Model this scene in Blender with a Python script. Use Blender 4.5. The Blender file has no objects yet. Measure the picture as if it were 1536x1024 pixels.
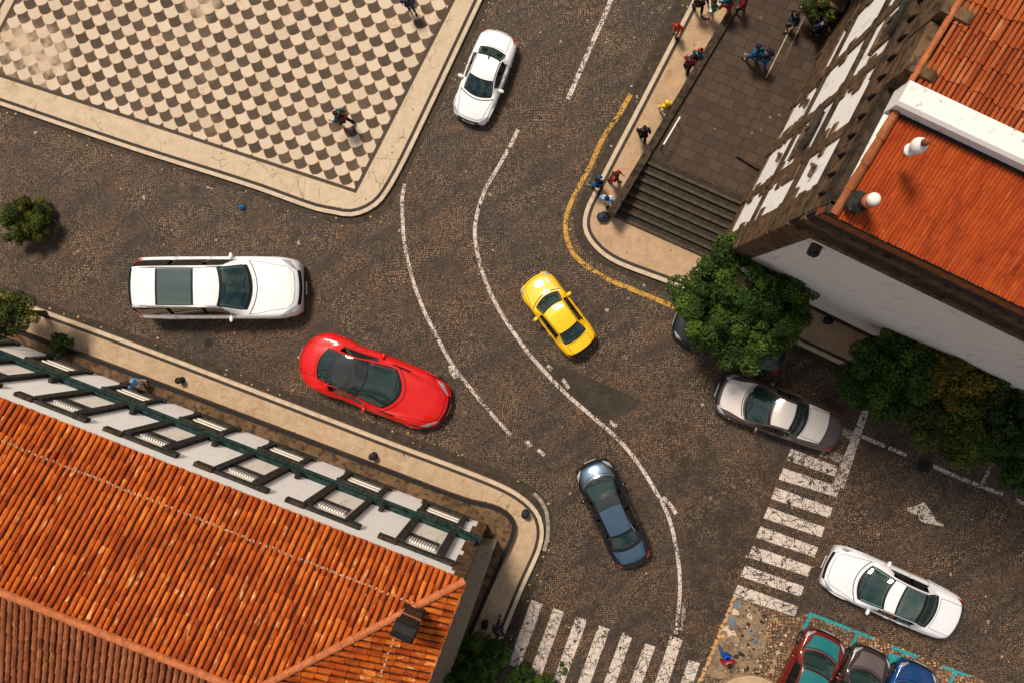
import bpy, math, random
from mathutils import Vector, Matrix
from mathutils.geometry import tessellate_polygon
random.seed(7)
sc = bpy.context.scene
COL = sc.collection
R = math.radians
# ---------------------------------------------------------------- camera
CAM_H, FPX = 32.0, 1280.0
cam_d = bpy.data.cameras.new('camera'); cam = bpy.data.objects.new('camera', cam_d); COL.objects.link(cam)
cam_d.sensor_width = 36; cam_d.lens = 30.0; cam_d.clip_start = 0.1; cam_d.clip_end = 1500
cam.location = (0, 0, CAM_H)
cam.rotation_euler = (R(-1.4320962), R(4.1097849), 0)
sc.camera = cam
CM = cam.rotation_euler.to_matrix()
# ---------------------------------------------------------------- world + sun
SUN_EL, SUN_AZ = 61.0, 119.0        # azimuth: direction TO the sun, ccw from +x
world = bpy.data.worlds.new('World'); sc.world = world; world.use_nodes = True
wn = world.node_tree; wn.nodes.clear()
def wnode(t, **k):
    n = wn.nodes.new(t)
    for a, b in k.items(): setattr(n, a, b)
    return n
sky = wnode('ShaderNodeTexSky', sky_type='NISHITA', sun_disc=False)
sky.sun_elevation = R(SUN_EL); sky.sun_rotation = R(90 - SUN_AZ); sky.dust_density = 2.5; sky.air_density = 1.0
tc = wnode('ShaderNodeTexCoord'); ns = wnode('ShaderNodeTexNoise'); ns.inputs['Scale'].default_value = 3.6; ns.inputs['Detail'].default_value = 7
ns.inputs['Roughness'].default_value = 0.6
wn.links.new(tc.outputs['Generated'], ns.inputs['Vector'])
cr = wnode('ShaderNodeValToRGB'); cr.color_ramp.elements[0].position = 0.42; cr.color_ramp.elements[1].position = 0.58
wn.links.new(ns.outputs[0], cr.inputs[0])
mx = wnode('ShaderNodeMix', data_type='RGBA'); mx.inputs['B'].default_value = (6.6, 6.1, 5.5, 1)
wn.links.new(cr.outputs[0], mx.inputs['Factor']); wn.links.new(sky.outputs[0], mx.inputs['A'])
bg = wnode('ShaderNodeBackground'); bg.inputs['Strength'].default_value = 0.085
wo = wnode('ShaderNodeOutputWorld')
wn.links.new(mx.outputs['Result'], bg.inputs[0]); wn.links.new(bg.outputs[0], wo.inputs[0])
sl = bpy.data.lights.new('sun', 'SUN'); sl.energy = 4.1; sl.angle = R(12); sl.color = (1.0, 0.87, 0.70)
so = bpy.data.objects.new('sun', sl); COL.objects.link(so)
sdir = Vector((math.cos(R(SUN_EL))*math.cos(R(SUN_AZ)), math.cos(R(SUN_EL))*math.sin(R(SUN_AZ)), math.sin(R(SUN_EL))))
so.rotation_euler = sdir.to_track_quat('Z', 'Y').to_euler(); so.location = sdir*60
sc.view_settings.view_transform = 'Standard'; sc.view_settings.look = 'None'
sc.view_settings.gamma = 1.0; sc.view_settings.exposure = 0.04; sc.view_settings.use_curve_mapping = False
# ---------------------------------------------------------------- geometry helpers
def P(px, py, z=0.0):
    d = CM @ Vector((px-768, 512-py, -FPX)); t = (z-CAM_H)/d.z
    return Vector((d.x*t, d.y*t, z))
def PL(pts, z=0.0): return [P(a, b, z) for a, b in pts]
def crom(pts, n):
    """smooth resample of a polyline of Vectors"""
    out = []; m = len(pts)
    if m == 2:
        return [pts[0].lerp(pts[1], i/n) for i in range(n+1)]
    for i in range(m-1):
        p0 = pts[max(i-1, 0)]; p1 = pts[i]; p2 = pts[i+1]; p3 = pts[min(i+2, m-1)]
        d1 = max((p2-p1).length, 1e-6)
        m1 = (p2-p0)/max((p2-p1).length+(p1-p0).length, 1e-6)*d1
        m2 = (p3-p1)/max((p3-p2).length+(p2-p1).length, 1e-6)*d1
        for j in range(8):
            t = j/8; h = t*t*t; q = t*t
            out.append(p1*(2*h-3*q+1)+m1*(h-2*q+t)+p2*(-2*h+3*q)+m2*(h-q))
    out.append(pts[-1].copy())
    L = [0]
    for a, b in zip(out, out[1:]): L.append(L[-1]+(b-a).length)
    res = []; k = 0
    for i in range(n+1):
        s = L[-1]*i/n
        while k < len(L)-2 and L[k+1] < s: k += 1
        t = (s-L[k])/max(L[k+1]-L[k], 1e-9)
        res.append(out[k].lerp(out[k+1], min(max(t, 0), 1)))
    return res
def offs(line, d):
    """offset a polyline to its left by d (xy)"""
    o = []
    for i, p in enumerate(line):
        a = line[max(i-1, 0)]; b = line[min(i+1, len(line)-1)]
        t = (b-a); t.z = 0; t.normalize()
        o.append(p+Vector((-t.y, t.x, 0))*d)
    return o
class MB:
    def __init__(s): s.v = []; s.f = []; s.uv = []; s.mi = []
    def add(s, vs, fs, uv=None, mi=0):
        b = len(s.v); s.v += [Vector(v) for v in vs]
        for f in fs:
            s.f.append([b+i for i in f]); s.uv.append(uv if uv else (0.5, 0.5)); s.mi.append(mi)
    def box(s, c, size, rot=None, mi=0, taper=1.0, uv=None):
        hx, hy, hz = size[0]/2, size[1]/2, size[2]/2; vs = []
        for z in (-1, 1):
            k = taper if z > 0 else 1
            for x, y in ((-1, -1), (1, -1), (1, 1), (-1, 1)):
                v = Vector((x*hx*k, y*hy*k, z*hz))
                if rot: v = rot @ v
                vs.append(v+Vector(c))
        s.add(vs, [(3, 2, 1, 0), (4, 5, 6, 7), (0, 1, 5, 4), (1, 2, 6, 5), (2, 3, 7, 6), (3, 0, 4, 7)], uv, mi)
    def bbox(s, c, size, rot=None, b=0.02, mi=0):
        """box with chamfered edges all round"""
        hx, hy, hz = size[0]/2, size[1]/2, size[2]/2; vs = []
        b = min(b, hx*0.9, hy*0.9, hz*0.9)
        for z, k in ((-hz, b), (-hz+b, 0), (hz-b, 0), (hz, b)):
            x, y = hx-k, hy-k
            for q in ((-x+b, -y), (x-b, -y), (x, -y+b), (x, y-b), (x-b, y), (-x+b, y), (-x, y-b), (-x, -y+b)):
                v = Vector((q[0], q[1], z)); v = rot @ v if rot else v
                vs.append(v+Vector(c))
        fs = [tuple(range(7, -1, -1)), tuple(range(24, 32))]
        for r in range(3):
            for i in range(8): fs.append((r*8+i, r*8+(i+1) % 8, r*8+8+(i+1) % 8, r*8+8+i))
        s.add(vs, fs, None, mi)
    def tube(s, pts, rads, n=8, cap=True, mi=0):
        pts = [Vector(p) for p in pts]
        if not isinstance(rads, (list, tuple)): rads = [rads]*len(pts)
        vs = []; ref = None
        for i, p in enumerate(pts):
            t = (pts[min(i+1, len(pts)-1)]-pts[max(i-1, 0)]).normalized()
            if ref is None: ref = t.orthogonal()
            ref = (ref-t*ref.dot(t)).normalized(); q = t.cross(ref)
            for k in range(n):
                a = 2*math.pi*k/n; vs.append(p+(ref*math.cos(a)+q*math.sin(a))*rads[i])
        fs = []
        for i in range(len(pts)-1):
            for k in range(n): fs.append((i*n+k, i*n+(k+1) % n, (i+1)*n+(k+1) % n, (i+1)*n+k))
        if cap: fs += [tuple(range(n-1, -1, -1)), tuple(range((len(pts)-1)*n, len(pts)*n))]
        s.add(vs, fs, None, mi)
    def lathe(s, prof, c=(0, 0, 0), n=20, rot=None, mi=0):
        vs = []
        for r, z in prof:
            for k in range(n):
                a = 2*math.pi*k/n; v = Vector((r*math.cos(a), r*math.sin(a), z))
                if rot: v = rot @ v
                vs.append(v+Vector(c))
        m = len(prof); fs = []
        for i in range(m-1):
            for k in range(n): fs.append((i*n+k, i*n+(k+1) % n, (i+1)*n+(k+1) % n, (i+1)*n+k))
        fs += [tuple(range(n-1, -1, -1)), tuple(range((m-1)*n, m*n))]
        s.add(vs, fs, None, mi)
    def sheet(s, poly, z=None, mi=0):
        pl = [Vector((p.x, p.y, p.z if z is None else z)) for p in poly]
        tr = tessellate_polygon([pl]); fs = []
        for t in tr:
            a, b, c = (pl[i] for i in t)
            nz = (b-a).cross(c-a).z
            fs.append(t if nz > 0 else (t[0], t[2], t[1]))
        s.add(pl, fs, None, mi)
    def slab(s, poly, z0, z1, mi=0):
        s.sheet(poly, z1, mi); n = len(poly)
        ar = sum(poly[i].x*poly[(i+1) % n].y-poly[(i+1) % n].x*poly[i].y for i in range(n))
        vs = [Vector((p.x, p.y, z0)) for p in poly]+[Vector((p.x, p.y, z1)) for p in poly]
        fs = []
        for i in range(n):
            j = (i+1) % n; fs.append((i, j, n+j, n+i) if ar > 0 else (j, i, n+i, n+j))
        s.add(vs, fs, None, mi)
    def ribbon(s, a, b, mi=0):
        """a,b: matching polylines"""
        n = len(a); fs = []
        for i in range(n-1):
            q = (i, i+1, n+i+1, n+i)
            vv = list(a)+list(b); nz = (vv[q[1]]-vv[q[0]]).cross(vv[q[2]]-vv[q[0]]).z
            fs.append(q if nz > 0 else q[::-1])
        s.add(list(a)+list(b), fs, None, mi)
    def ellip(s, c, r, rot=None, n=14, m=9, mi=0):
        vs = []; fs = []
        for i in range(m+1):
            th = math.pi*i/m
            for k in range(n):
                ph = 2*math.pi*k/n
                v = Vector((r[0]*math.sin(th)*math.cos(ph), r[1]*math.sin(th)*math.sin(ph), r[2]*math.cos(th)))
                if rot: v = rot @ v
                vs.append(v+Vector(c))
        for i in range(m):
            for k in range(n): fs.append((i*n+k, (i+1)*n+k, (i+1)*n+(k+1) % n, i*n+(k+1) % n))
        s.add(vs, fs, None, mi)
    def build(s, name, mat, parent=None, smooth=False, org=(0, 0, 0), kind=None, label=None, cat=None, group=None, loc=None, auto=None):
        me = bpy.data.meshes.new(name); o3 = Vector(org)
        me.from_pydata([tuple(v-o3) for v in s.v], [], s.f)
        ul = me.uv_layers.new(name='UVMap')
        buf = []
        for f, u in zip(s.f, s.uv): buf += list(u)*len(f)
        ul.data.foreach_set('uv', buf)
        mats = mat if isinstance(mat, (list, tuple)) else [mat]
        for m_ in mats: me.materials.append(m_)
        if len(mats) > 1: me.polygons.foreach_set('material_index', s.mi)
        if smooth: me.polygons.foreach_set('use_smooth', [True]*len(s.f))
        me.update()
        if auto:
            try: me.set_sharp_from_angle(angle=R(auto))
            except Exception: pass
        o = bpy.data.objects.new(name, me); COL.objects.link(o)
        if parent: o.parent = parent
        if loc is not None: o.location = loc
        elif parent is None: o.location = o3
        tag(o, label, cat, group, kind)
        return o
def tag(o, label=None, cat=None, group=None, kind=None):
    if label: o['label'] = label
    if cat: o['category'] = cat
    if group: o['group'] = group
    if kind: o['kind'] = kind
    return o
def thing(name, label, cat, loc=(0, 0, 0), rz=0.0, group=None):
    o = bpy.data.objects.new(name, None); COL.objects.link(o); o.empty_display_size = 0.3
    o.location = loc; o.rotation_euler = (0, 0, rz)
    return tag(o, label, cat, group)
class Fr:
    """wall frame: s along, o out of the wall, z up"""
    def __init__(f, org, d, out): f.g = Vector((org.x, org.y, 0)); f.d = d; f.n = out
    def w(f, s, o, z): return f.g+f.d*s+f.n*o+Vector((0, 0, z))
    def box(f, mb, s0, s1, o0, o1, z0, z1, mi=0):
        vs = [f.w(s, o, z) for z in (z0, z1) for s, o in ((s0, o0), (s1, o0), (s1, o1), (s0, o1))]
        fs = [(3, 2, 1, 0), (4, 5, 6, 7), (0, 1, 5, 4), (1, 2, 6, 5), (2, 3, 7, 6), (3, 0, 4, 7)]
        if f.d.cross(f.n).z < 0: fs = [q[::-1] for q in fs]
        mb.add(vs, fs, None, mi)
# ---------------------------------------------------------------- material helpers
class G:
    def __init__(g, name):
        g.m = bpy.data.materials.new(name); g.m.use_nodes = True; g.t = g.m.node_tree; g.t.nodes.clear()
        g.out = g.t.nodes.new('ShaderNodeOutputMaterial'); g.bs = g.t.nodes.new('ShaderNodeBsdfPrincipled')
        g.t.links.new(g.bs.outputs[0], g.out.inputs[0]); g._oc = None
    def n(g, typ, ins=None, **k):
        x = g.t.nodes.new('ShaderNode'+typ)
        for a, b in k.items(): setattr(x, a, b)
        for a, b in (ins or {}).items(): g.set(x.inputs[a], b)
        return x
    def set(g, sock, v):
        if isinstance(v, bpy.types.NodeSocket): g.t.links.new(v, sock)
        else:
            if isinstance(v, (tuple, list)) and len(v) == 3 and sock.type == 'RGBA': v = (*v, 1)
            sock.default_value = v
    def oc(g):
        if not g._oc: g._oc = g.n('TexCoord').outputs['Object']
        return g._oc
    def uv(g): return g.n('TexCoord').outputs['UV']
    def ma(g, op, a, b=0.0, c=None):
        x = g.n('Math', operation=op); g.set(x.inputs[0], a); g.set(x.inputs[1], b)
        if c is not None: g.set(x.inputs[2], c)
        return x.outputs[0]
    def noise(g, scale, detail=3, rough=0.55, vec=None, dist=0.0, col=False):
        x = g.n('TexNoise', {'Scale': scale, 'Detail': detail, 'Roughness': rough, 'Distortion': dist, 'Vector': vec or g.oc()})
        return x.outputs[1 if col else 0]
    def vor(g, scale, vec=None, rnd=1.0, feat='F1', dim='3D'):
        return g.n('TexVoronoi', {'Scale': scale, 'Randomness': rnd, 'Vector': vec or g.oc()}, feature=feat, voronoi_dimensions=dim)
    def ramp(g, fac, stops, interp='LINEAR'):
        x = g.n('ValToRGB'); x.color_ramp.interpolation = interp; e = x.color_ramp.elements
        while len(e) > 1: e.remove(e[-1])
        for i, (p, c) in enumerate(stops):
            if not isinstance(c, (tuple, list)): c = (c, c, c)
            q = e[0] if i == 0 else e.new(p); q.position = p; q.color = (*c, 1)
        g.set(x.inputs[0], fac); return x.outputs[0]
    def mix(g, f, a, b, blend='MIX'):
        x = g.n('Mix', data_type='RGBA', blend_type=blend); g.set(x.inputs['Factor'], f); g.set(x.inputs['A'], a); g.set(x.inputs['B'], b)
        return x.outputs['Result']
    def warp(g, amt, scale, vec=None, detail=2):
        c = g.noise(scale, detail, vec=vec, col=True)
        s = g.n('VectorMath', operation='SUBTRACT'); g.set(s.inputs[0], c); s.inputs[1].default_value = (.5, .5, .5)
        m = g.n('VectorMath', operation='SCALE'); g.set(m.inputs[0], s.outputs[0]); m.inputs['Scale'].default_value = amt
        a = g.n('VectorMath', operation='ADD'); g.set(a.inputs[0], m.outputs[0]); g.set(a.inputs[1], vec or g.oc())
        return a.outputs[0]
    def bump(g, h, strength=0.5, dist=0.02):
        b = g.n('Bump', {'Strength': strength, 'Distance': dist, 'Height': h}); g.set(g.bs.inputs['Normal'], b.outputs[0])
    def fin(g, col, rough=0.8, metal=0.0, coat=0.0, spec=None):
        g.set(g.bs.inputs['Base Color'], col); g.set(g.bs.inputs['Roughness'], rough); g.set(g.bs.inputs['Metallic'], metal)
        g.set(g.bs.inputs['Coat Weight'], coat)
        if coat: g.bs.inputs['Coat Roughness'].default_value = 0.04
        g.set(g.bs.inputs['Specular IOR Level'], spec if spec is not None else (.5 if coat or metal else .18))
        return g.m
    def alpha(g, a):
        tr = g.n('BsdfTransparent'); ms = g.n('MixShader'); g.set(ms.inputs[0], a)
        g.t.links.new(tr.outputs[0], ms.inputs[1]); g.t.links.new(g.bs.outputs[0], ms.inputs[2]); g.t.links.new(ms.outputs[0], g.out.inputs[0])
        return g.m
def simple(name, col, rough=0.7, metal=0.0, var=0.25, scale=6.0, coat=0.0, bump=0.0):
    g = G(name); n = g.noise(scale, 5, 0.65)
    c = g.mix(g.ramp(n, [(0.3, 0.0), (0.7, 1.0)]), tuple(x*(1-var) for x in col), tuple(min(1, x*(1+var)) for x in col))
    if bump: g.bump(g.noise(scale*3, 4), bump, 0.02)
    return g.fin(c, rough, metal, coat)
M = {}
def cobble(name, light=1.0, tint=(1, 1, 1), stones=14.0):
    g = G(name)
    w0 = g.warp(1.1, 0.42, detail=1); w1 = g.warp(0.08, 2.2, vec=w0, detail=1)
    v = g.vor(stones, w1, 0.62, dim='2D'); e = g.vor(stones, w1, 0.62, 'DISTANCE_TO_EDGE', '2D')
    sx = g.n('SeparateColor'); g.set(sx.inputs[0], v.outputs['Color'])
    patch = g.ramp(g.noise(0.55, 4, 0.6), [(0.36, 0.0), (0.62, 1.0)])
    fine = g.noise(26, 3, 0.7)
    T = lambda c: tuple(min(1, x*light*.93*t) for x, t in zip(c, tint))
    r2 = g.ma('MULTIPLY_ADD', fine, 0.9, g.ma('SUBTRACT', sx.outputs[0], 0.45))
    stone = g.ramp(r2, [(0.05, T((.020, .016, .013))), (0.50, T((.050, .033, .021))), (0.80, T((.078, .054, .036))), (0.98, T((.14, .095, .062)))])
    dot = g.ma('MULTIPLY', g.ramp(v.outputs['Distance'], [(.10, 1.0), (.42, 0.0)]), g.ramp(g.ma('ADD', g.ma('MULTIPLY', sx.outputs[1], .6), g.ma('MULTIPLY', fine, .6)), [(.38, 0.0), (.85, 1.0)]))
    dull = g.ramp(r2, [(0.1, T((.028, .023, .019))), (0.7, T((.055, .041, .031))), (1.0, T((.085, .062, .045)))])
    c = g.mix(patch, dull, stone)
    c = g.mix(g.ma('MULTIPLY', dot, g.ma('MULTIPLY_ADD', patch, .62, .22)), c, T((.44, .29, .175)))  # pale centre dot is each stone's highlight, painted into the colour
    gap = g.ramp(e.outputs['Distance'], [(0.0, 0.0), (0.10, 1.0)])
    c = g.mix(g.ma('MULTIPLY', g.ma('SUBTRACT', 1.0, gap), 0.8), c, T((.013, .010, .008)))
    st = g.ramp(g.noise(0.9, 5, 0.7, dist=0.6), [(0.52, 0.0), (0.72, 1.0)])
    c = g.mix(g.ma('MULTIPLY', st, 0.55), c, T((.115, .062, .034)))
    dk = g.ramp(g.noise(1.5, 4, 0.6, dist=0.4), [(0.60, 0.0), (0.70, 1.0)])
    c = g.mix(g.ma('MULTIPLY', dk, 0.6), c, T((.018, .015, .013)))
    br_ = g.ramp(g.noise(.22, 5, .7, dist=.8), [(0.38, 0.0), (0.62, 1.0)])
    c = g.mix(g.ma('MULTIPLY', br_, .45), c, g.mix(1.0, c, (1.34, 1.02, .78), 'MULTIPLY'))
    mp2 = g.n('Mapping', vector_type='TEXTURE'); g.set(mp2.inputs[0], g.warp(1.4, .25)); mp2.inputs['Rotation'].default_value = (0, 0, R(30)); mp2.inputs['Scale'].default_value = (4.0, .6, 1)
    trk = g.ramp(g.noise(.9, 4, .6, vec=mp2.outputs[0]), [(0.50, 0.0), (0.62, .5)])
    c = g.mix(trk, c, T((.026, .021, .018)))
    f = g.vor(2.3, g.warp(0.25, 3)); fs = g.n('SeparateColor'); g.set(fs.inputs[0], f.outputs['Color'])
    fl = g.ma('MULTIPLY', g.ma('GREATER_THAN', fs.outputs[1], 0.62), g.ma('LESS_THAN', f.outputs['Distance'], g.ma('MULTIPLY', fs.outputs[2], 0.16)))
    c = g.mix(g.ma('MULTIPLY', fl, 0.8), c, g.ramp(fs.outputs[0], [(0.2, T((.02, .018, .016))), (0.5, T((.22, .13, .08))), (0.9, T((.5, .36, .25)))]))
    g.bump(g.ma('ADD', gap, g.ma('MULTIPLY', fine, 0.6)), 0.7, 0.02)
    return g.fin(c, g.ramp(fine, [(0.3, .5), (0.7, .8)]), spec=0.35)
M['road'] = cobble('cobble_setts')
M['road_pale'] = cobble('pale_cobble_setts', 2.3, (1.0, .93, .82), 9)
def asphalt(name, col, al=False):
    g = G(name); f = g.noise(60, 3, 0.8); n = g.noise(1.8, 4, 0.6)
    c = g.mix(g.ramp(n, [(0.35, 0.0), (0.65, 1.0)]), tuple(x*.75 for x in col), tuple(x*1.3 for x in col))
    c = g.mix(g.ramp(f, [(0.62, 0.0), (0.8, 0.5)]), c, (.16, .12, .09))
    g.bump(f, 0.4, 0.008); g.fin(c, 0.75)
    if al: g.alpha(g.ramp(g.noise(6 if al == 2 else 2.6, 6, 0.75), [(0.36, 0.0), (0.46, 1.0)] if al == 2 else [(0.46, 0.0), (0.66, .85)]))
    return g.m
M['asphalt'] = asphalt('smooth_asphalt', (.034, .029, .025))
M['asphalt_patch'] = asphalt('patched_asphalt', (.038, .030, .024), 2)
M['asphalt_worn'] = asphalt('worn_asphalt', (.055, .041, .031), True)
def paint(name, col, wear=0.5, sc_=9):
    g = G(name); w1 = g.warp(1.1, 0.42, detail=1)
    e = g.vor(14.0, g.warp(0.08, 2.2, vec=w1, detail=1), 0.62, 'DISTANCE_TO_EDGE', '2D')
    n = g.noise(sc_, 6, 0.75); big = g.noise(1.1, 3)
    ck2 = g.vor(2.6, g.warp(.5, 2.5), 1.0, 'DISTANCE_TO_EDGE'); n = g.ma('SUBTRACT', n, g.ramp(ck2.outputs['Distance'], [(0.0, .45), (.035, 0.0)]))
    h = g.ma('ADD', g.ma('MULTIPLY', g.ramp(e.outputs['Distance'], [(0.0, 0.0), (0.09, 1.0)]), 0.30), g.ma('ADD', n, g.ma('MULTIPLY', big, 0.45)))
    a = g.ramp(h, [(0.46+wear*0.42, 0.0), (0.56+wear*0.42, 1.0)])
    c = g.mix(g.ramp(g.noise(14, 4), [(0.35, 0.0), (0.7, 1.0)]), tuple(x*.72 for x in col), col)
    g.fin(c, 0.6); return g.alpha(a)
M['white_paint'] = paint('worn_white_road_paint', (.72, .62, .56), 1.04)
M['zebra_paint'] = paint('zebra_road_paint', (.72, .62, .55), 0.98, 6)
M['faint_paint'] = paint('faint_road_paint', (.5, .4, .34), 1.12)
M['yellow_paint'] = paint('worn_yellow_road_paint', (.62, .34, .06), 0.96)
M['teal_paint'] = paint('turquoise_bay_paint', (.01, .34, .40), 0.70)
def pavement(name, a, b, crack=(.10, .065, .04), s=2.2):
    g = G(name); w = g.warp(0.35, 1.6)
    e = g.vor(s, w, 1.0, 'DISTANCE_TO_EDGE'); n = g.noise(3.0, 6, 0.7); n2 = g.noise(30, 3, 0.7); big = g.noise(0.35, 3)
    c = g.mix(g.ramp(n, [(0.35, 0.0), (0.65, 1.0)]), a, b)
    c = g.mix(g.ma('MULTIPLY', g.ramp(n2, [(0.4, 0.0), (0.7, 1.0)]), 0.25), c, tuple(x*.6 for x in a))
    ck = g.ma('MULTIPLY', g.ramp(e.outputs['Distance'], [(0.0, 1.0), (0.022, 0.0)]), g.ramp(g.noise(1.3, 3), [(0.42, 0.0), (0.6, 0.75)]))
    c = g.mix(ck, c, crack)
    st = g.ramp(g.noise(0.8, 6, 0.75), [(0.56, 0.0), (0.75, 0.7)])
    c = g.mix(st, c, tuple(x*k for x, k in zip(a, (.62, .48, .36))))
    sp = g.vor(5, rnd=1.0); ss = g.n('SeparateColor'); g.set(ss.inputs[0], sp.outputs['Color'])
    sp_ = g.ma('MULTIPLY', g.ma('GREATER_THAN', ss.outputs[0], 0.93), g.ma('LESS_THAN', sp.outputs['Distance'], 0.18))
    c = g.mix(g.ma('MULTIPLY', sp_, 0.7), c, (.09, .05, .03))
    g.bump(n2, 0.25, 0.01); return g.fin(c, 0.8)
M['beige'] = pavement('beige_limestone_paving', (.37, .26, .165), (.49, .36, .24))
M['plaza_beige'] = pavement('smooth_beige_paving', (.46, .36, .25), (.54, .43, .31), s=1.3)
M['flag'] = pavement('crazed_tan_paving', (.36, .24, .145), (.47, .33, .21), s=3.4)
def checker():
    g = G('fish_scale_checker_paving')
    u = Vector((162, 61, 0))/9.57/40; v = Vector((62, -141, 0))/9.57/40     # cell edge vectors in metres
    k = 31.86/32
    D = u.x*v.y-u.y*v.x; sp = g.n('SeparateXYZ'); g.set(sp.inputs[0], g.warp(0.03, 3.0))
    o = P(400+810/9.57, 120+235/9.57, 0.15)
    x = g.ma('SUBTRACT', sp.outputs[0], o.x); y = g.ma('SUBTRACT', sp.outputs[1], o.y)
    p = g.ma('ADD', g.ma('MULTIPLY', x, v.y/D/k), g.ma('ADD', g.ma('MULTIPLY', y, -v.x/D/k), 100.5))
    q = g.ma('ADD', g.ma('MULTIPLY', x, -u.y/D/k), g.ma('ADD', g.ma('MULTIPLY', y, u.x/D/k), 100.5))
    fp = g.ma('FRACT', p); bul = g.ma('MULTIPLY', g.ma('MULTIPLY', fp, g.ma('SUBTRACT', 1.0, fp)), 0.60)
    q2 = g.ma('SUBTRACT', q, g.ma('SUBTRACT', bul, 0.0))
    fq = g.ma('FRACT', q2); bl2 = g.ma('MULTIPLY', g.ma('MULTIPLY', fq, g.ma('SUBTRACT', 1.0, fq)), 0.34)
    p2 = g.ma('ADD', p, bl2)
    ip = g.ma('FLOOR', p2); iq = g.ma('FLOOR', q2)
    par = g.ma('MODULO', g.ma('ADD', ip, iq), 2.0)
    wn_ = g.n('TexWhiteNoise', noise_dimensions='2D'); cx = g.n('CombineXYZ'); g.set(cx.inputs[0], ip); g.set(cx.inputs[1], iq); g.set(wn_.inputs['Vector'], cx.outputs[0])
    r = wn_.outputs['Value']
    n = g.noise(12, 4, 0.7)
    dark = g.mix(r, (.034, .025, .018), (.064, .046, .031)); light = g.mix(r, (.49, .40, .30), (.57, .47, .365))
    spot = g.ma('MULTIPLY', g.ma('GREATER_THAN', r, 0.9), g.ramp(g.noise(9, 5, .8), [(0.45, 0.0), (0.6, 0.7)]))
    light = g.mix(spot, light, (.40, .25, .14))
    c = g.mix(g.ma('GREATER_THAN', par, 0.5), light, dark)
    c = g.mix(g.ma('MULTIPLY', n, 0.16), c, (.32, .24, .17))
    edge = g.ma('MINIMUM', g.ma('FRACT', p2), g.ma('SUBTRACT', 1.0, g.ma('FRACT', p2)))
    edge = g.ma('MINIMUM', edge, g.ma('MINIMUM', fq, g.ma('SUBTRACT', 1.0, fq)))
    c = g.mix(g.ma('MULTIPLY', g.ma('LESS_THAN', edge, 0.035), 0.55), c, (.50, .30, .20))
    # two worn, dusty places
    def blob(px, py, rad):
        b = P(px, py, .15); dd = g.n('VectorMath', operation='DISTANCE'); g.set(dd.inputs[0], g.warp(0.8, 1.2)); dd.inputs[1].default_value = b
        return g.ramp(g.ma('DIVIDE', dd.outputs['Value'], rad), [(0.45, 1.0), (1.0, 0.0)])
    bl = g.ma('MAXIMUM', blob(60, 85, 1.5), g.ma('MAXIMUM', blob(305, 5, 0.8), blob(20, 62, 1.0)))
    c = g.mix(g.ma('MULTIPLY', bl, g.ramp(g.noise(2.6, 2), [(0.3, 0.0), (0.62, 0.85)])), c, (.46, .34, .25))
    st = g.ramp(g.noise(0.6, 6, .7), [(0.52, 0.0), (0.8, 0.35)]); c = g.mix(st, c, (.36, .25, .16))
    return g.fin(c, 0.75)
M['checker'] = checker()
M['kerb'] = simple('pale_kerb_stone', (.49, .39, .29), .8, var=.18, scale=5, bump=.3)
M['darkline'] = simple('dark_basalt_inlay', (.045, .036, .030), .8, var=.35, scale=10)
M['edge_dark'] = simple('dark_basalt_border', (.060, .045, .034), .8, var=.3, scale=7)
def gutter():
    g = G('dark_gutter_stone'); b = g.noise(4, 5, .7)
    c = g.mix(g.ramp(b, [(0.35, 0.0), (0.7, 1.0)]), (.022, .017, .013), (.065, .045, .030))
    o = g.ramp(g.noise(1.8, 5, .8), [(0.58, 0.0), (0.72, 0.6)]); c = g.mix(o, c, (.14, .08, .04))
    v = g.vor(6); s = g.n('SeparateColor'); g.set(s.inputs[0], v.outputs['Color'])
    c = g.mix(g.ma('MULTIPLY', g.ma('GREATER_THAN', s.outputs[0], .93), g.ma('LESS_THAN', v.outputs['Distance'], .2)), c, (.45, .30, .12))
    g.bump(b, .5, .02); return g.fin(c, .7)
M['gutter'] = gutter()
def slabs():
    g = G('brown_basalt_slabs'); mp = g.n('Mapping'); g.set(mp.inputs[0], g.warp(0.12, 1.6)); mp.inputs['Rotation'].default_value = (0, 0, R(-26 if False else 24))
    br = g.n('TexBrick', {'Scale': 1.0, 'Mortar Size': 0.016, 'Mortar Smooth': .3, 'Brick Width': 0.52, 'Row Height': 0.36, 'Vector': mp.outputs[0], 'Bias': 0.0,
        'Color1': (.044, .029, .020, 1), 'Color2': (.074, .047, .030, 1), 'Mortar': (.013, .009, .007, 1)})
    n = g.noise(5, 5, .7); c = g.mix(g.ma('MULTIPLY', n, .6), br.outputs[0], (.045, .030, .022))
    sp = g.vor(3.2); s = g.n('SeparateColor'); g.set(s.inputs[0], sp.outputs['Color'])
    c = g.mix(g.ma('MULTIPLY', g.ma('GREATER_THAN', s.outputs[0], .9), g.ma('LESS_THAN', sp.outputs['Distance'], .14)), c, (.24, .13, .07))
    g.bump(br.outputs['Fac'], -.4, .02); return g.fin(c, .7)
M['slabs'] = slabs()
M['step'] = simple('weathered_step_stone', (.028, .021, .016), .75, var=.5, scale=5, bump=.5)
M['nosing'] = simple('worn_step_nosing', (.060, .044, .031), .7, var=.45, scale=7, bump=.4)
def stone(name, a, b, rust=(.16, .085, .035), s=1.6):
    g = G(name); n = g.noise(s, 6, .7, dist=.5); n2 = g.noise(s*6, 5, .7)
    c = g.mix(g.ramp(n, [(0.32, 0.0), (0.68, 1.0)]), a, b)
    c = g.mix(g.ramp(n2, [(0.55, 0.0), (0.72, 0.8)]), c, rust)
    c = g.mix(g.ramp(g.noise(s*3, 4), [(0.5, 0.0), (0.62, .8)]), c, tuple(x*.4 for x in a))
    g.bump(n2, .8, .05); return g.fin(c, .85)
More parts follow.
